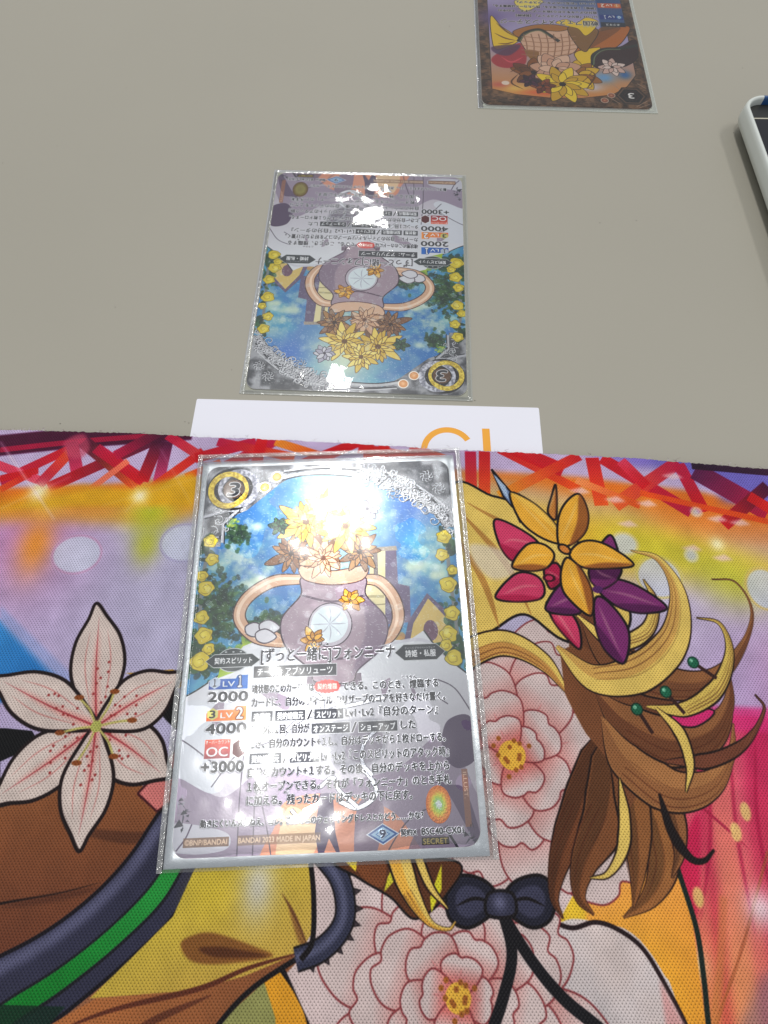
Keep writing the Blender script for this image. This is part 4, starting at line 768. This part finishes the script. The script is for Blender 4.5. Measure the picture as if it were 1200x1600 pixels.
# ------------------------------------------------------------------ materials
def new_mat(name):
    m = bpy.data.materials.new(name); m.use_nodes = True; nt = m.node_tree
    return m, nt, nt.nodes["Principled BSDF"], nt.nodes["Material Output"]
def nd(nt, t, **k):
    n = nt.nodes.new(t)
    for a, v in k.items(): setattr(n, a, v)
    return n
def srgb(r, g, b):
    f = lambda c: (c / 255 / 12.92) if c / 255 <= .04045 else ((c / 255 + .055) / 1.055) ** 2.4
    return (f(r), f(g), f(b), 1)
def math_node(nt, op, a, b=None, c=None):
    n = nd(nt, 'ShaderNodeMath', operation=op)
    for i, v in enumerate((a, b, c)):
        if v is None: continue
        if isinstance(v, (int, float)): n.inputs[i].default_value = v
        else: nt.links.new(v, n.inputs[i])
    return n.outputs[0]
def obj_noise(nt, scale, detail=3, rough=.5):
    tc = nd(nt, 'ShaderNodeTexCoord'); n = nd(nt, 'ShaderNodeTexNoise'); n.inputs['Scale'].default_value = scale; n.inputs['Detail'].default_value = detail; n.inputs['Roughness'].default_value = rough
    nt.links.new(tc.outputs['Object'], n.inputs['Vector']); return n.outputs['Fac']
def bump(nt, b, h, dist, strength=1.0, chain=None):
    n = nd(nt, 'ShaderNodeBump'); n.inputs['Distance'].default_value = dist; n.inputs['Strength'].default_value = strength
    nt.links.new(h, n.inputs['Height'])
    if chain is not None: nt.links.new(chain, n.inputs['Normal'])
    nt.links.new(n.outputs[0], b.inputs['Normal']); return n.outputs[0]
def plain(name, col, rough=.5, metal=0, spec=.5, nscale=None, namp=.1, bscale=None, bdist=0):
    m, nt, b, o = new_mat(name)
    b.inputs['Roughness'].default_value = rough; b.inputs['Metallic'].default_value = metal; b.inputs['Specular IOR Level'].default_value = spec
    if nscale:
        f = obj_noise(nt, nscale, 4); mx = nd(nt, 'ShaderNodeMix', data_type='RGBA')
        c = np.array(srgb(*col)[:3]); mx.inputs[6].default_value = (*c * (1 - namp), 1); mx.inputs[7].default_value = (*c * (1 + namp), 1)
        nt.links.new(f, mx.inputs[0]); nt.links.new(mx.outputs[2], b.inputs['Base Color'])
    else: b.inputs['Base Color'].default_value = srgb(*col)
    if bscale: bump(nt, b, obj_noise(nt, bscale, 3), bdist)
    return m

M_table = plain('grey_beige_laminate', (158, 154, 142), .5, spec=.35, nscale=9, namp=.05, bscale=2600, bdist=.00002)
M_paper = plain('white_card_stock', (226, 226, 236), .6, nscale=60, namp=.01)
M_orange = plain('orange_ink', (232, 160, 30), .5)
M_rubber = plain('black_rubber', (26, 25, 27), .8)
M_edge = plain('card_edge', (206, 204, 200), .7)
M_thread = plain('pale_thread', (196, 182, 200), .8); M_thread2 = plain('dark_thread', (92, 34, 58), .8)
M_silver = plain('silver_foil_backing', (226, 231, 236), .26, metal=1, bscale=330, bdist=.00006)
M_back2 = plain('frosted_sleeve_backing', (168, 168, 152), .4, nscale=300, namp=.04); M_back3 = plain('pale_sleeve_backing', (214, 218, 204), .4, nscale=300, namp=.03)
M_case = plain('white_phone_case', (206, 211, 206), .4, nscale=80, namp=.02); M_blue = plain('blue_case_accent', (28, 74, 128), .4)
M_glass = plain('dark_phone_glass', (9, 10, 20), .1, nscale=200, namp=.2); M_bezel = plain('phone_bezel', (34, 35, 32), .35); M_line = plain('painted_edge_glare', (200, 196, 176), .25)
M_dust = plain('dark_dust', (50, 46, 40), .9)

def cloth_mat(img):
    m, nt, b, o = new_mat('printed_knit_cloth')
    t = nd(nt, 'ShaderNodeTexImage', image=img, extension='EXTEND', interpolation='Cubic')
    tc = nd(nt, 'ShaderNodeTexCoord'); sp = nd(nt, 'ShaderNodeSeparateXYZ'); nt.links.new(tc.outputs['Object'], sp.inputs[0])
    n1 = obj_noise(nt, 60, 2)
    X = math_node(nt, 'ADD', sp.outputs[0], math_node(nt, 'MULTIPLY', n1, .0012)); Yv = math_node(nt, 'ADD', sp.outputs[1], math_node(nt, 'MULTIPLY', n1, .001))
    ca = math_node(nt, 'COSINE', math_node(nt, 'MULTIPLY', X, 2 * math.pi / .00072)); cb = math_node(nt, 'COSINE', math_node(nt, 'MULTIPLY', Yv, 2 * math.pi / .00092))
    f = math_node(nt, 'MULTIPLY', ca, cb)
    mr = nd(nt, 'ShaderNodeMapRange'); nt.links.new(f, mr.inputs[0]); mr.inputs[1].default_value = .35; mr.inputs[2].default_value = .95; mr.inputs[3].default_value = 1; mr.inputs[4].default_value = .34
    fine = math_node(nt, 'SINE', math_node(nt, 'MULTIPLY', math_node(nt, 'ADD', sp.outputs[0], sp.outputs[1]), 2 * math.pi / .0005))
    k = math_node(nt, 'MULTIPLY', mr.outputs[0], math_node(nt, 'ADD', math_node(nt, 'MULTIPLY', fine, .05), .98))
    mx = nd(nt, 'ShaderNodeMix', data_type='RGBA', blend_type='MULTIPLY'); mx.inputs[0].default_value = 1
    cb_ = nd(nt, 'ShaderNodeCombineColor'); [nt.links.new(k, cb_.inputs[i]) for i in range(3)]
    nt.links.new(t.outputs[0], mx.inputs[6]); nt.links.new(cb_.outputs[0], mx.inputs[7]); nt.links.new(mx.outputs[2], b.inputs['Base Color'])
    b.inputs['Roughness'].default_value = .6; b.inputs['Specular IOR Level'].default_value = .2; b.inputs['Sheen Weight'].default_value = .03; b.inputs['Sheen Roughness'].default_value = .4
    bump(nt, b, f, -.00009)
    return m

def print_mat(name, img, foil=None, metal=.7, rough=.3, spark=.5):
    m, nt, b, o = new_mat(name)
    t = nd(nt, 'ShaderNodeTexImage', image=img, extension='EXTEND'); nt.links.new(t.outputs[0], b.inputs['Base Color'])
    n = obj_noise(nt, 2600, 3, .7)
    if foil:
        f = nd(nt, 'ShaderNodeTexImage', image=foil, extension='EXTEND'); s = nd(nt, 'ShaderNodeSeparateColor'); nt.links.new(f.outputs[0], s.inputs[0])
        nt.links.new(math_node(nt, 'MULTIPLY', s.outputs[0], metal), b.inputs['Metallic'])
        c = bump(nt, b, s.outputs[1], .00004); bump(nt, b, math_node(nt, 'MULTIPLY', n, s.outputs[0]), .00004 * spark, chain=c)
    else:
        b.inputs['Metallic'].default_value = metal; bump(nt, b, n, .00005 * spark)
    b.inputs['Roughness'].default_value = rough
    return m

def film_mat(name, haze=.02, rough=.03, fine=.00002, fscale=500, gain=1.3, soft=.45):
    m, nt, b, o = new_mat(name); nt.nodes.remove(b)
    tr = nd(nt, 'ShaderNodeBsdfTransparent'); tr.inputs[0].default_value = (.97, .975, .975, 1)
    gl = nd(nt, 'ShaderNodeBsdfGlossy'); gl.inputs['Roughness'].default_value = rough; g2 = nd(nt, 'ShaderNodeBsdfGlossy'); g2.inputs['Roughness'].default_value = .24
    gm = nd(nt, 'ShaderNodeMixShader'); gm.inputs[0].default_value = soft; nt.links.new(gl.outputs[0], gm.inputs[1]); nt.links.new(g2.outputs[0], gm.inputs[2])
    df = nd(nt, 'ShaderNodeBsdfDiffuse'); df.inputs[0].default_value = (.85, .87, .86, 1)
    fr = nd(nt, 'ShaderNodeFresnel'); fr.inputs[0].default_value = 1.55
    bp = nd(nt, 'ShaderNodeBump'); bp.inputs['Distance'].default_value = fine; nt.links.new(obj_noise(nt, fscale, 3), bp.inputs['Height'])
    nt.links.new(bp.outputs[0], gl.inputs['Normal']); nt.links.new(bp.outputs[0], fr.inputs['Normal'])
    m1 = nd(nt, 'ShaderNodeMixShader'); m1.inputs[0].default_value = haze; nt.links.new(tr.outputs[0], m1.inputs[1]); nt.links.new(df.outputs[0], m1.inputs[2])
    m2 = nd(nt, 'ShaderNodeMixShader'); nt.links.new(math_node(nt, 'MULTIPLY', fr.outputs[0], gain), m2.inputs[0]); nt.links.new(m1.outputs[0], m2.inputs[1]); nt.links.new(gm.outputs[0], m2.inputs[2])
    nt.links.new(m2.outputs[0], o.inputs[0]); return m

def seal_mat():
    m, nt, b, o = new_mat('hologram_foil')
    tc = nd(nt, 'ShaderNodeTexCoord'); g = nd(nt, 'ShaderNodeTexGradient', gradient_type='SPHERICAL'); mp = nd(nt, 'ShaderNodeMapping')
    mp.inputs['Location'].default_value = (0, 0, 0); mp.inputs['Scale'].default_value = (1 / .0027, 1 / .0036, 0)
    nt.links.new(tc.outputs['Object'], mp.inputs[0]); nt.links.new(mp.outputs[0], g.inputs[0])
    n = obj_noise(nt, 2500, 3); r = math_node(nt, 'ADD', g.outputs['Fac'], math_node(nt, 'MULTIPLY', math_node(nt, 'SUBTRACT', n, .5), .5))
    A = nd(nt, 'ShaderNodeValToRGB'); B = nd(nt, 'ShaderNodeValToRGB'); nt.links.new(r, A.inputs[0]); nt.links.new(r, B.inputs[0])
    for ramp, cs in ((A, [(0, (196, 96, 30)), (.3, (226, 140, 50)), (.5, (206, 200, 60)), (.7, (150, 196, 90)), (.85, (206, 216, 216))]), (B, [(0, (96, 70, 66)), (.2, (110, 92, 50)), (.5, (140, 132, 76)), (1, (128, 120, 70))])):
        while len(ramp.color_ramp.elements) < len(cs): ramp.color_ramp.elements.new(.5)
        for e, (p, c) in zip(ramp.color_ramp.elements, cs): e.position = p; e.color = srgb(*c)
    lw = nd(nt, 'ShaderNodeLayerWeight'); lw.inputs[0].default_value = .5
    mr = nd(nt, 'ShaderNodeMapRange'); nt.links.new(lw.outputs['Facing'], mr.inputs[0]); mr.inputs[1].default_value = .1; mr.inputs[2].default_value = .3
    mx = nd(nt, 'ShaderNodeMix', data_type='RGBA'); nt.links.new(mr.outputs[0], mx.inputs[0]); nt.links.new(A.outputs[0], mx.inputs[6]); nt.links.new(B.outputs[0], mx.inputs[7])
    nt.links.new(mx.outputs[2], b.inputs['Base Color']); b.inputs['Metallic'].default_value = .35; b.inputs['Roughness'].default_value = .35
    bump(nt, b, n, .00012); return m

# ------------------------------------------------------------------ mesh helpers (millimetres in, metres out)
def link(o, parent=None):
    scene.collection.objects.link(o)
    if parent is not None: o.parent = parent
    return o
def mesh(name, V, F, mat, parent=None, uv=None, smooth_=False, mats=None, midx=None):
    me = bpy.data.meshes.new(name); V = np.asarray(V, float)
    used = np.zeros(len(V), bool); used[np.concatenate([np.asarray(f, int) for f in F])] = True
    if not used.all():
        ren = np.cumsum(used) - 1; V = V[used]; F = [tuple(int(ren[i]) for i in f) for f in F]; uv = None if uv is None else np.asarray(uv)[used]
    me.from_pydata((V * MM).tolist(), [], [tuple(int(i) for i in f) for f in F])
    if uv is not None:
        L = me.uv_layers.new(name='UVMap'); idx = np.empty(len(me.loops), np.int32); me.loops.foreach_get('vertex_index', idx)
        L.data.foreach_set('uv', np.asarray(uv, np.float32)[idx].ravel())
    for m in (mats or [mat]): me.materials.append(m)
    if midx is not None: me.polygons.foreach_set('material_index', midx)
    if smooth_: me.polygons.foreach_set('use_smooth', [True] * len(me.polygons))
    me.update(); return link(bpy.data.objects.new(name, me), parent)
def empty(name, x, y, z, rz=0):
    o = bpy.data.objects.new(name, None); o.location = (x * MM, y * MM, z * MM); o.rotation_euler = (0, 0, rz); o.empty_display_size = .02; return link(o)
def tag(o, label=None, cat=None, group=None, kind=None):
    for k, v in (('label', label), ('category', cat), ('group', group), ('kind', kind)):
        if v: o[k] = v
    return o
def rrect(w, h, r, n=8):
    P = []
    for cx, cy, a0 in ((w / 2 - r, h / 2 - r, 0), (-w / 2 + r, h / 2 - r, 90), (-w / 2 + r, -h / 2 + r, 180), (w / 2 - r, -h / 2 + r, 270)):
        for i in range(n + 1): a = math.radians(a0 + 90 * i / n); P.append((cx + r * math.cos(a), cy + r * math.sin(a)))
    return np.array(P)
def loft(rings, cap_top=False, cap_bottom=False, closed=True):
    n = len(rings[0]); V = np.vstack(rings); F = []
    for k in range(len(rings) - 1):
        for i in range(n if closed else n - 1): j = (i + 1) % n; F.append((k * n + i, k * n + j, (k + 1) * n + j, (k + 1) * n + i))
    if cap_top: F.append(tuple(range((len(rings) - 1) * n, len(rings) * n)))
    if cap_bottom: F.append(tuple(range(n - 1, -1, -1)))
    return V, F
def ring3(P, z): return np.column_stack([P, np.full(len(P), z)])
def grid(xs, ys, zf):
    X, Y = np.meshgrid(xs, ys); Z = zf(X, Y); V = np.column_stack([X.ravel(), Y.ravel(), Z.ravel()]); nx = len(xs); F = []
    for j in range(len(ys) - 1):
        b = j * nx
        F += [(b + i, b + i + 1, b + i + 1 + nx, b + i + nx) for i in range(nx - 1)]
    return V, F
def nz(X, Y, cell, seed, octs=2):
    """smooth noise sampled on a grid of mm positions, -0.5 .. 0.5"""
    step = abs(X[0, 1] - X[0, 0]); return noise(X.shape[1], X.shape[0], max(1.01, cell / step), seed, octs)[:X.shape[0], :X.shape[1]] - .5

# ------------------------------------------------------------------ table
V, F = loft([ring3(rrect(1800, 1100, 12), -28), ring3(rrect(1800, 1100, 12), -1.2), ring3(rrect(1797.6, 1097.6, 11), 0)], True, True)
tb = mesh('table_top', V + [60, 250, 0], F, M_table); tag(tb, 'grey beige laminate table top under all the cards', kind='structure')

# ------------------------------------------------------------------ printed playmat
mat_img = mat_print(); card_img, foil_img = card_print(); nexus_img = nexus_print()
M_cloth = cloth_mat(mat_img)
edge = plane([(0, 671), (60, 672), (200, 676), (310, 682), (400, 685), (500, 690), (600, 695), (700, 702), (850, 708), (1000, 716), (1200, 733)], 2.0)
edge = np.vstack([[(-208, edge[0, 1] + 1.5), (-150, edge[0, 1] + .8)], edge, [(150, edge[-1, 1] - 3.2), (208, edge[-1, 1] - 7)]])
def edge_y(x): return np.interp(x, edge[:, 0], edge[:, 1])
BOT = -162.0
mat_root = empty('playmat', 0, 0, 0)
tag(mat_root, 'printed cloth playmat with red truss, gold ribbons and pale blossoms, lying over the white paper', 'playmat')
nx, ny = 833, 110
xs = np.linspace(-208, 208, nx); tt = np.r_[np.linspace(0, 1, ny) ** 1.6]
fr = (rng.random(nx) - .5) * .28 + np.convolve(rng.random(nx) - .5, np.ones(9) / 9, 'same') * .5
X = np.tile(xs, (ny, 1)); top_y = edge_y(xs) + fr; Yg = top_y[None] * (1 - tt[:, None]) + BOT * tt[:, None]
und = noise(nx, ny, 60, 77, 3) - .5
Zg = 2.0 + und * .35 * np.clip(tt[:, None] * 8, .25, 1) - .22 * np.exp(-(top_y[None] - Yg) / .5)
Vt = np.column_stack([X.ravel(), Yg.ravel(), Zg.ravel()])
Ft = [(j * nx + i, (j + 1) * nx + i, (j + 1) * nx + i + 1, j * nx + i + 1) for j in range(ny - 1) for i in range(nx - 1)]
per = np.r_[np.arange(nx), np.arange(1, ny) * nx + nx - 1, (ny - 1) * nx + np.arange(nx - 2, -1, -1), np.arange(ny - 2, 0, -1) * nx]
low = Vt[per].copy(); low[:, 2] = 1.5; n0 = len(Vt); Vt = np.vstack([Vt, low]); L = len(per)
Ft += [(int(per[i]), int(per[(i + 1) % L]), n0 + (i + 1) % L, n0 + i) for i in range(L)]
uvm = np.column_stack([(Vt[:, 0] - MX0) / (MX1 - MX0), (Vt[:, 1] - MY0) / (MY1 - MY0)])
mesh('printed_cloth', Vt, Ft, M_cloth, mat_root, uv=uvm, smooth_=True)
xb = np.linspace(-207.6, 207.6, 120); out = np.vstack([np.column_stack([xb, edge_y(xb) - .35]), [(207.6, BOT + .4), (-207.6, BOT + .4)]])
V, F = loft([ring3(out, .32), ring3(out, 1.5)], True, True); mesh('rubber_base', V, F, M_rubber, mat_root)
# frayed threads along the cut edge
Vf, Ff, mi = [], [], []
for i in range(520):
    x = -207 + 414 * random.random(); y = float(edge_y(x)); a = math.pi / 2 + random.gauss(0, .9); L_ = .25 + random.random() ** 3 * 1.3; r = .035; z = 1.75 + random.random() * .2
    P = [np.array([x + math.cos(a + .5 * k * random.uniform(-.6, .6)) * L_ * k / 3, y - .15 + math.sin(a) * L_ * k / 3, z - .12 * k * random.random()]) for k in range(4)]
    b0 = len(Vf)
    for p in P: Vf += [p + [r, 0, 0], p + [-r * .5, r * .7, r * .3], p + [-r * .5, -r * .3, -r]]
    for k in range(3):
        for e in range(3): Ff.append((b0 + k * 3 + e, b0 + k * 3 + (e + 1) % 3, b0 + (k + 1) * 3 + (e + 1) % 3, b0 + (k + 1) * 3 + e)); mi.append(int(random.random() < .4))
th = mesh('loose_threads', Vf, Ff, None, mat_root, mats=[M_thread, M_thread2], midx=mi); th['kind'] = 'stuff'

# ------------------------------------------------------------------ white paper with orange capitals, half under the mat
pr = empty('printed_paper', -5, 84, 0, -.0166); tag(pr, 'white paper card with large orange letters, its lower part hidden under the playmat edge', 'paper')
V, F = loft([ring3(rrect(96.1, 66, .4, 3), .02), ring3(rrect(96.1, 66, .4, 3), .3)], True, True); mesh('sheet', V - [0, 32.7, 0], F, M_paper, pr)
def to_local(P, root):
    c, s = math.cos(-root.rotation_euler.z), math.sin(-root.rotation_euler.z); Q = np.asarray(P, float) - [root.location.x / MM, root.location.y / MM]
    return np.column_stack([Q[:, 0] * c - Q[:, 1] * s, Q[:, 0] * s + Q[:, 1] * c])
a = np.radians(np.linspace(31, 329, 60)); cc = np.array([17.1, 69.6]); o_ = cc + np.column_stack([np.cos(a), np.sin(a)]) * 7.3; i_ = cc + np.column_stack([np.cos(a), np.sin(a)]) * 5.6
Vc = to_local(np.vstack([o_, i_]), pr); mesh('letter', ring3(Vc, .306), [(i, i + 1, 61 + i, 60 + i) for i in range(59)][::-1], M_orange, pr)
Vl = to_local([(26.7, 76.6), (28.8, 76.6), (28.8, 62.3), (26.7, 62.3)], pr); mesh('letter', ring3(Vl, .306), [(3, 2, 1, 0)], M_orange, pr)

# ------------------------------------------------------------------ sleeved cards
M_seal = seal_mat()
M_print1 = print_mat('silver_card_print', card_img, foil_img, .9, .27, 1.0)
M_print2 = print_mat('plain_card_print', card_img, foil_img, .25, .32, .8)
M_print3 = print_mat('wood_card_print', nexus_img, None, .15, .35, .6)
M_film = film_mat('clear_sleeve_film', .03, .05, .00001, 420, 2.0, .55); M_weld = film_mat('welded_sleeve_edge', .16, .08, .0003, 1500, 2.2); M_weld2 = film_mat('soft_sleeve_edge', .22, .12, .0001, 900, 1.1); M_film2 = film_mat('clear_soft_sleeve', .015, .05, .000012, 380, .8, .3)

def trading_card(root, z, m, seal=True):
    R = rrect(63, 88, 3.1, 8); Vc = np.vstack([ring3(R, z), ring3(R, z + .26), ring3(R * [1 - .1 / 63, 1 - .1 / 88], z + .3)]); n = len(R)
    V, F = loft([Vc[:n], Vc[n:2 * n], Vc[2 * n:]], True, True)
    uv = np.column_stack([(V[:, 0] + 31.5) / 63, (V[:, 1] + 44) / 88])
    mi = [0] * len(F); mi[-2] = 1
    c = mesh('trading_card', V, F, None, root, uv=uv, mats=[M_edge, m], midx=mi)
    if seal:
        t = np.linspace(0, 2 * np.pi, 32, endpoint=False); E_ = np.column_stack([np.cos(t) * 2.65, np.sin(t) * 3.55])
        V, F = loft([ring3(E_, 0), ring3(E_, .02), ring3(E_ * .97, .035)], True); s = mesh('hologram_seal', V, F, M_seal, c); s.location = ((54.7 - 31.5) * MM, (44 - 80.1) * MM, (z + .302) * MM)
    return c

def edge_dist(X, Y, w, h): return np.minimum(w / 2 - np.abs(X), h / 2 - np.abs(Y))
def sheet(name, w, h, step, zf, m, root, off=(0, 0), holes=None):
    xs = np.linspace(-w / 2, w / 2, int(w / step) + 1); ys = np.linspace(-h / 2, h / 2, int(h / step) + 1)
    V, F = grid(xs, ys, zf); return mesh(name, V + [off[0], off[1], 0], F, m, root, smooth_=True)
def frame_strip(name, w, h, wd, z, m, root, off, amp=.12, sides='LRTB', seed=0, parent=None):
    """narrow crinkled weld running round a sleeve"""
    V, F = [], []; g = np.random.default_rng(seed)
    def run(p0, p1, inw):
        n = int(np.linalg.norm(np.subtract(p1, p0)) / .45); b = len(V)
        for i in range(n + 1):
            p = np.array(p0) + (np.array(p1) - p0) * i / n
            for k in range(5): q = p + np.array(inw) * wd * k / 4; V.append((q[0] + off[0], q[1] + off[1], z + amp * (g.random() - .3) * math.sin(math.pi * (k + .5) / 5) + .05 * (k in (1, 3))))
        for i in range(n):
            for k in range(4): a_ = b + i * 5 + k; F.append((a_, a_ + 1, a_ + 6, a_ + 5))
    if 'L' in sides: run((-w / 2, -h / 2), (-w / 2, h / 2), (1, 0))
    if 'R' in sides: run((w / 2, -h / 2), (w / 2, h / 2), (-1, 0))
    if 'T' in sides: run((-w / 2 + wd, h / 2), (w / 2 - wd, h / 2), (0, -1))
    if 'B' in sides: run((-w / 2 + wd, -h / 2), (w / 2 - wd, -h / 2), (0, 1))
    return mesh(name, V, F, m, parent or root, smooth_=True)

# card 1: silver backed, double sleeved, on the playmat
c1 = empty('sleeved_card', POSE1[0], POSE1[1], 0, POSE1[2])
tag(c1, 'card in a silver bordered clear sleeve lying on the playmat, the largest card', 'trading card', 'sleeved trading cards')
BW, BH = 66.1, 91.7
sheet('silver_backing', BW, BH, .7, lambda X, Y: 2.24 + .30 * np.clip(edge_dist(X, Y, BW, BH) / 1.6, 0, 1) ** .7 * np.clip(1.2 - edge_dist(X, Y, BW, BH) / 6, .3, 1) - .02 + nz(X, Y, 9, 5) * .10 * np.clip(1 - edge_dist(X, Y, BW, BH) / 3, 0, 1), M_silver, c1)
V, F = loft([ring3(rrect(BW, BH, .3, 2), 2.14), ring3(rrect(BW, BH, .3, 2), 2.22)], False, True); mesh('backing_edge', V, F, M_silver, c1)
trading_card(c1, 2.6, M_print1)
OW, OH = 69.2, 94.4
def film1(X, Y):
    d = edge_dist(X, Y, OW, OH); base = 2.3 + .72 * np.clip((d - .9) / 2.6, 0, 1) ** .8
    inn = np.clip(d / 4, 0, 1)
    return base + nz(X, Y, 14, 1) * .60 * inn + nz(X, Y, 5, 2) * .20 * inn + nz(X, Y, 3, 3) * .02
f1 = sheet('clear_sleeve', OW, OH, .42, lambda X, Y: film1(X, Y), M_film, c1, (.25, .75))
frame_strip('weld_seam', OW, OH, 1.15, 2.42, M_weld, c1, (.25, .75), .22, 'LRT', 3, f1)

# cards 2 and 3: soft sleeves straight on the table
def soft_card(pose, m, back, film, label, seal, seed, amp):
    r = empty('sleeved_card', pose[0], pose[1], 0, pose[2] + math.pi); tag(r, label, 'trading card', 'sleeved trading cards')
    w, h = 66.0, 91.0
    V, F = loft([ring3(rrect(w, h, .3, 2), .03), ring3(rrect(w, h, .3, 2), .1)], True, True); mesh('sleeve_backing', V, F, back, r)
    trading_card(r, .12, m, seal)
    def zf(X, Y):
        d = edge_dist(X, Y, w, h); inn = np.clip(d / 3, 0, 1)
        return .13 + .42 * np.clip((d - .3) / 1.3, 0, 1) ** .7 + (nz(X, Y, 13, seed) * .40 + nz(X, Y, 5, seed + 1) * .13) * amp * inn + nz(X, Y, 2.2, seed + 2) * .015 + .15 * inn
    f = sheet('clear_sleeve', w, h, .5, zf, film, r); frame_strip('weld_seam', w, h, 1.3 if seal else 2.0, .2, M_weld2, r, (0, 0), .07, 'LRTB', seed, f)
    return r
c2 = soft_card(POSE2, M_print2, M_back2, M_film2, 'upside down blue and yellow rose card on the bare table above the white paper', True, 11, 1.0)
c3 = soft_card(POSE3, M_print3, M_back3, M_film2, 'upside down brown wood framed card at the top edge, cut off by the frame', False, 31, .8)

# ------------------------------------------------------------------ phone at the right edge
ph = empty('smartphone', 123.2 + 38.5, 206.5 - 81, 0); tag(ph, 'dark screened phone in a thick white case with blue top, at the right edge', 'smartphone')
PW, PH = 77.0, 162.0
prof = [(8, .2), (4.5, .9), (2, 2.0), (.6, 3.3), (.08, 4.4), (0, 5.4), (0, 7.6), (.12, 8.6), (.45, 9.05), (.85, 9.2), (1.25, 9.0), (1.5, 8.4), (1.55, 6.6)]
rings = [ring3(rrect(PW - 2 * i, PH - 2 * i, max(7.4 - i * .8, 2), 12), z) for i, z in prof]
V, F = loft(rings, False, True); n = len(rings[0])
cx = np.array([V[list(f)].mean(0) for f in F]); blue = (cx[:, 1] > PH / 2 - 1.7) & (abs(cx[:, 0]) < 5) & (cx[:, 2] > 2.0)
mesh('phone_case', V, [f for f, b in zip(F, blue) if not b], M_case, ph, smooth_=True); mesh('blue_bumper', V, [f for f, b in zip(F, blue) if b], M_blue, ph, smooth_=True)
V, F = loft([ring3(rrect(PW - 3.1, PH - 3.1, 5, 12), 6.6), ring3(rrect(PW - 3.1, PH - 3.1, 5, 12), 6.7)], True); mesh('phone_bezel', V, F, M_bezel, ph)
V, F = loft([ring3(rrect(PW - 3.6, PH - 12, 3, 8), 6.72), ring3(rrect(PW - 4.0, PH - 12.4, 3, 8), 7.0)], True); mesh('phone_screen', V - [0, 3.6, 0], F, M_glass, ph)
V, F = loft([ring3(rrect(PW - 4.4, .5, .2, 3), 7.02), ring3(rrect(PW - 4.6, .34, .15, 3), 7.1)], True); mesh('glass_edge_glare', V + [0, PH / 2 - 9.4, 0], F, M_line, ph)  # pale strip along the glass edge, glare line put into its colour
V, F = loft([ring3(rrect(14, 1.1, .5, 4), 6.71), ring3(rrect(14, 1.1, .5, 4), 6.76)], True); mesh('earpiece', V + [0, PH / 2 - 5.5, 0], F, M_rubber, ph)

# ------------------------------------------------------------------ dust on the table
V, F = [], []
spots = [tuple(plane([p], 0)[0]) for p in [(289, 659), (295, 661), (94, 662), (742, 626), (362, 578), (1040, 300), (610, 120), (180, 480)]] + [(random.uniform(-150, 150), random.uniform(90, 290)) for _ in range(12)]
for i, (x, y) in enumerate(spots):
    r = (.12 if i < 4 else .07) + .1 * random.random(); b0 = len(V)
    V += [(x + r, y, .03), (x, y + r * .8, .03), (x - r * .9, y, .03), (x, y - r, .03), (x, y, .03 + r * .7), (x, y, 0.005)]
    F += [(b0, b0 + 1, b0 + 4), (b0 + 1, b0 + 2, b0 + 4), (b0 + 2, b0 + 3, b0 + 4), (b0 + 3, b0, b0 + 4), (b0 + 1, b0, b0 + 5), (b0 + 2, b0 + 1, b0 + 5), (b0 + 3, b0 + 2, b0 + 5), (b0, b0 + 3, b0 + 5)]
ds = mesh('table_dust', V, F, M_dust); tag(ds, 'scattered dark specks of dust on the bare table', kind='stuff')
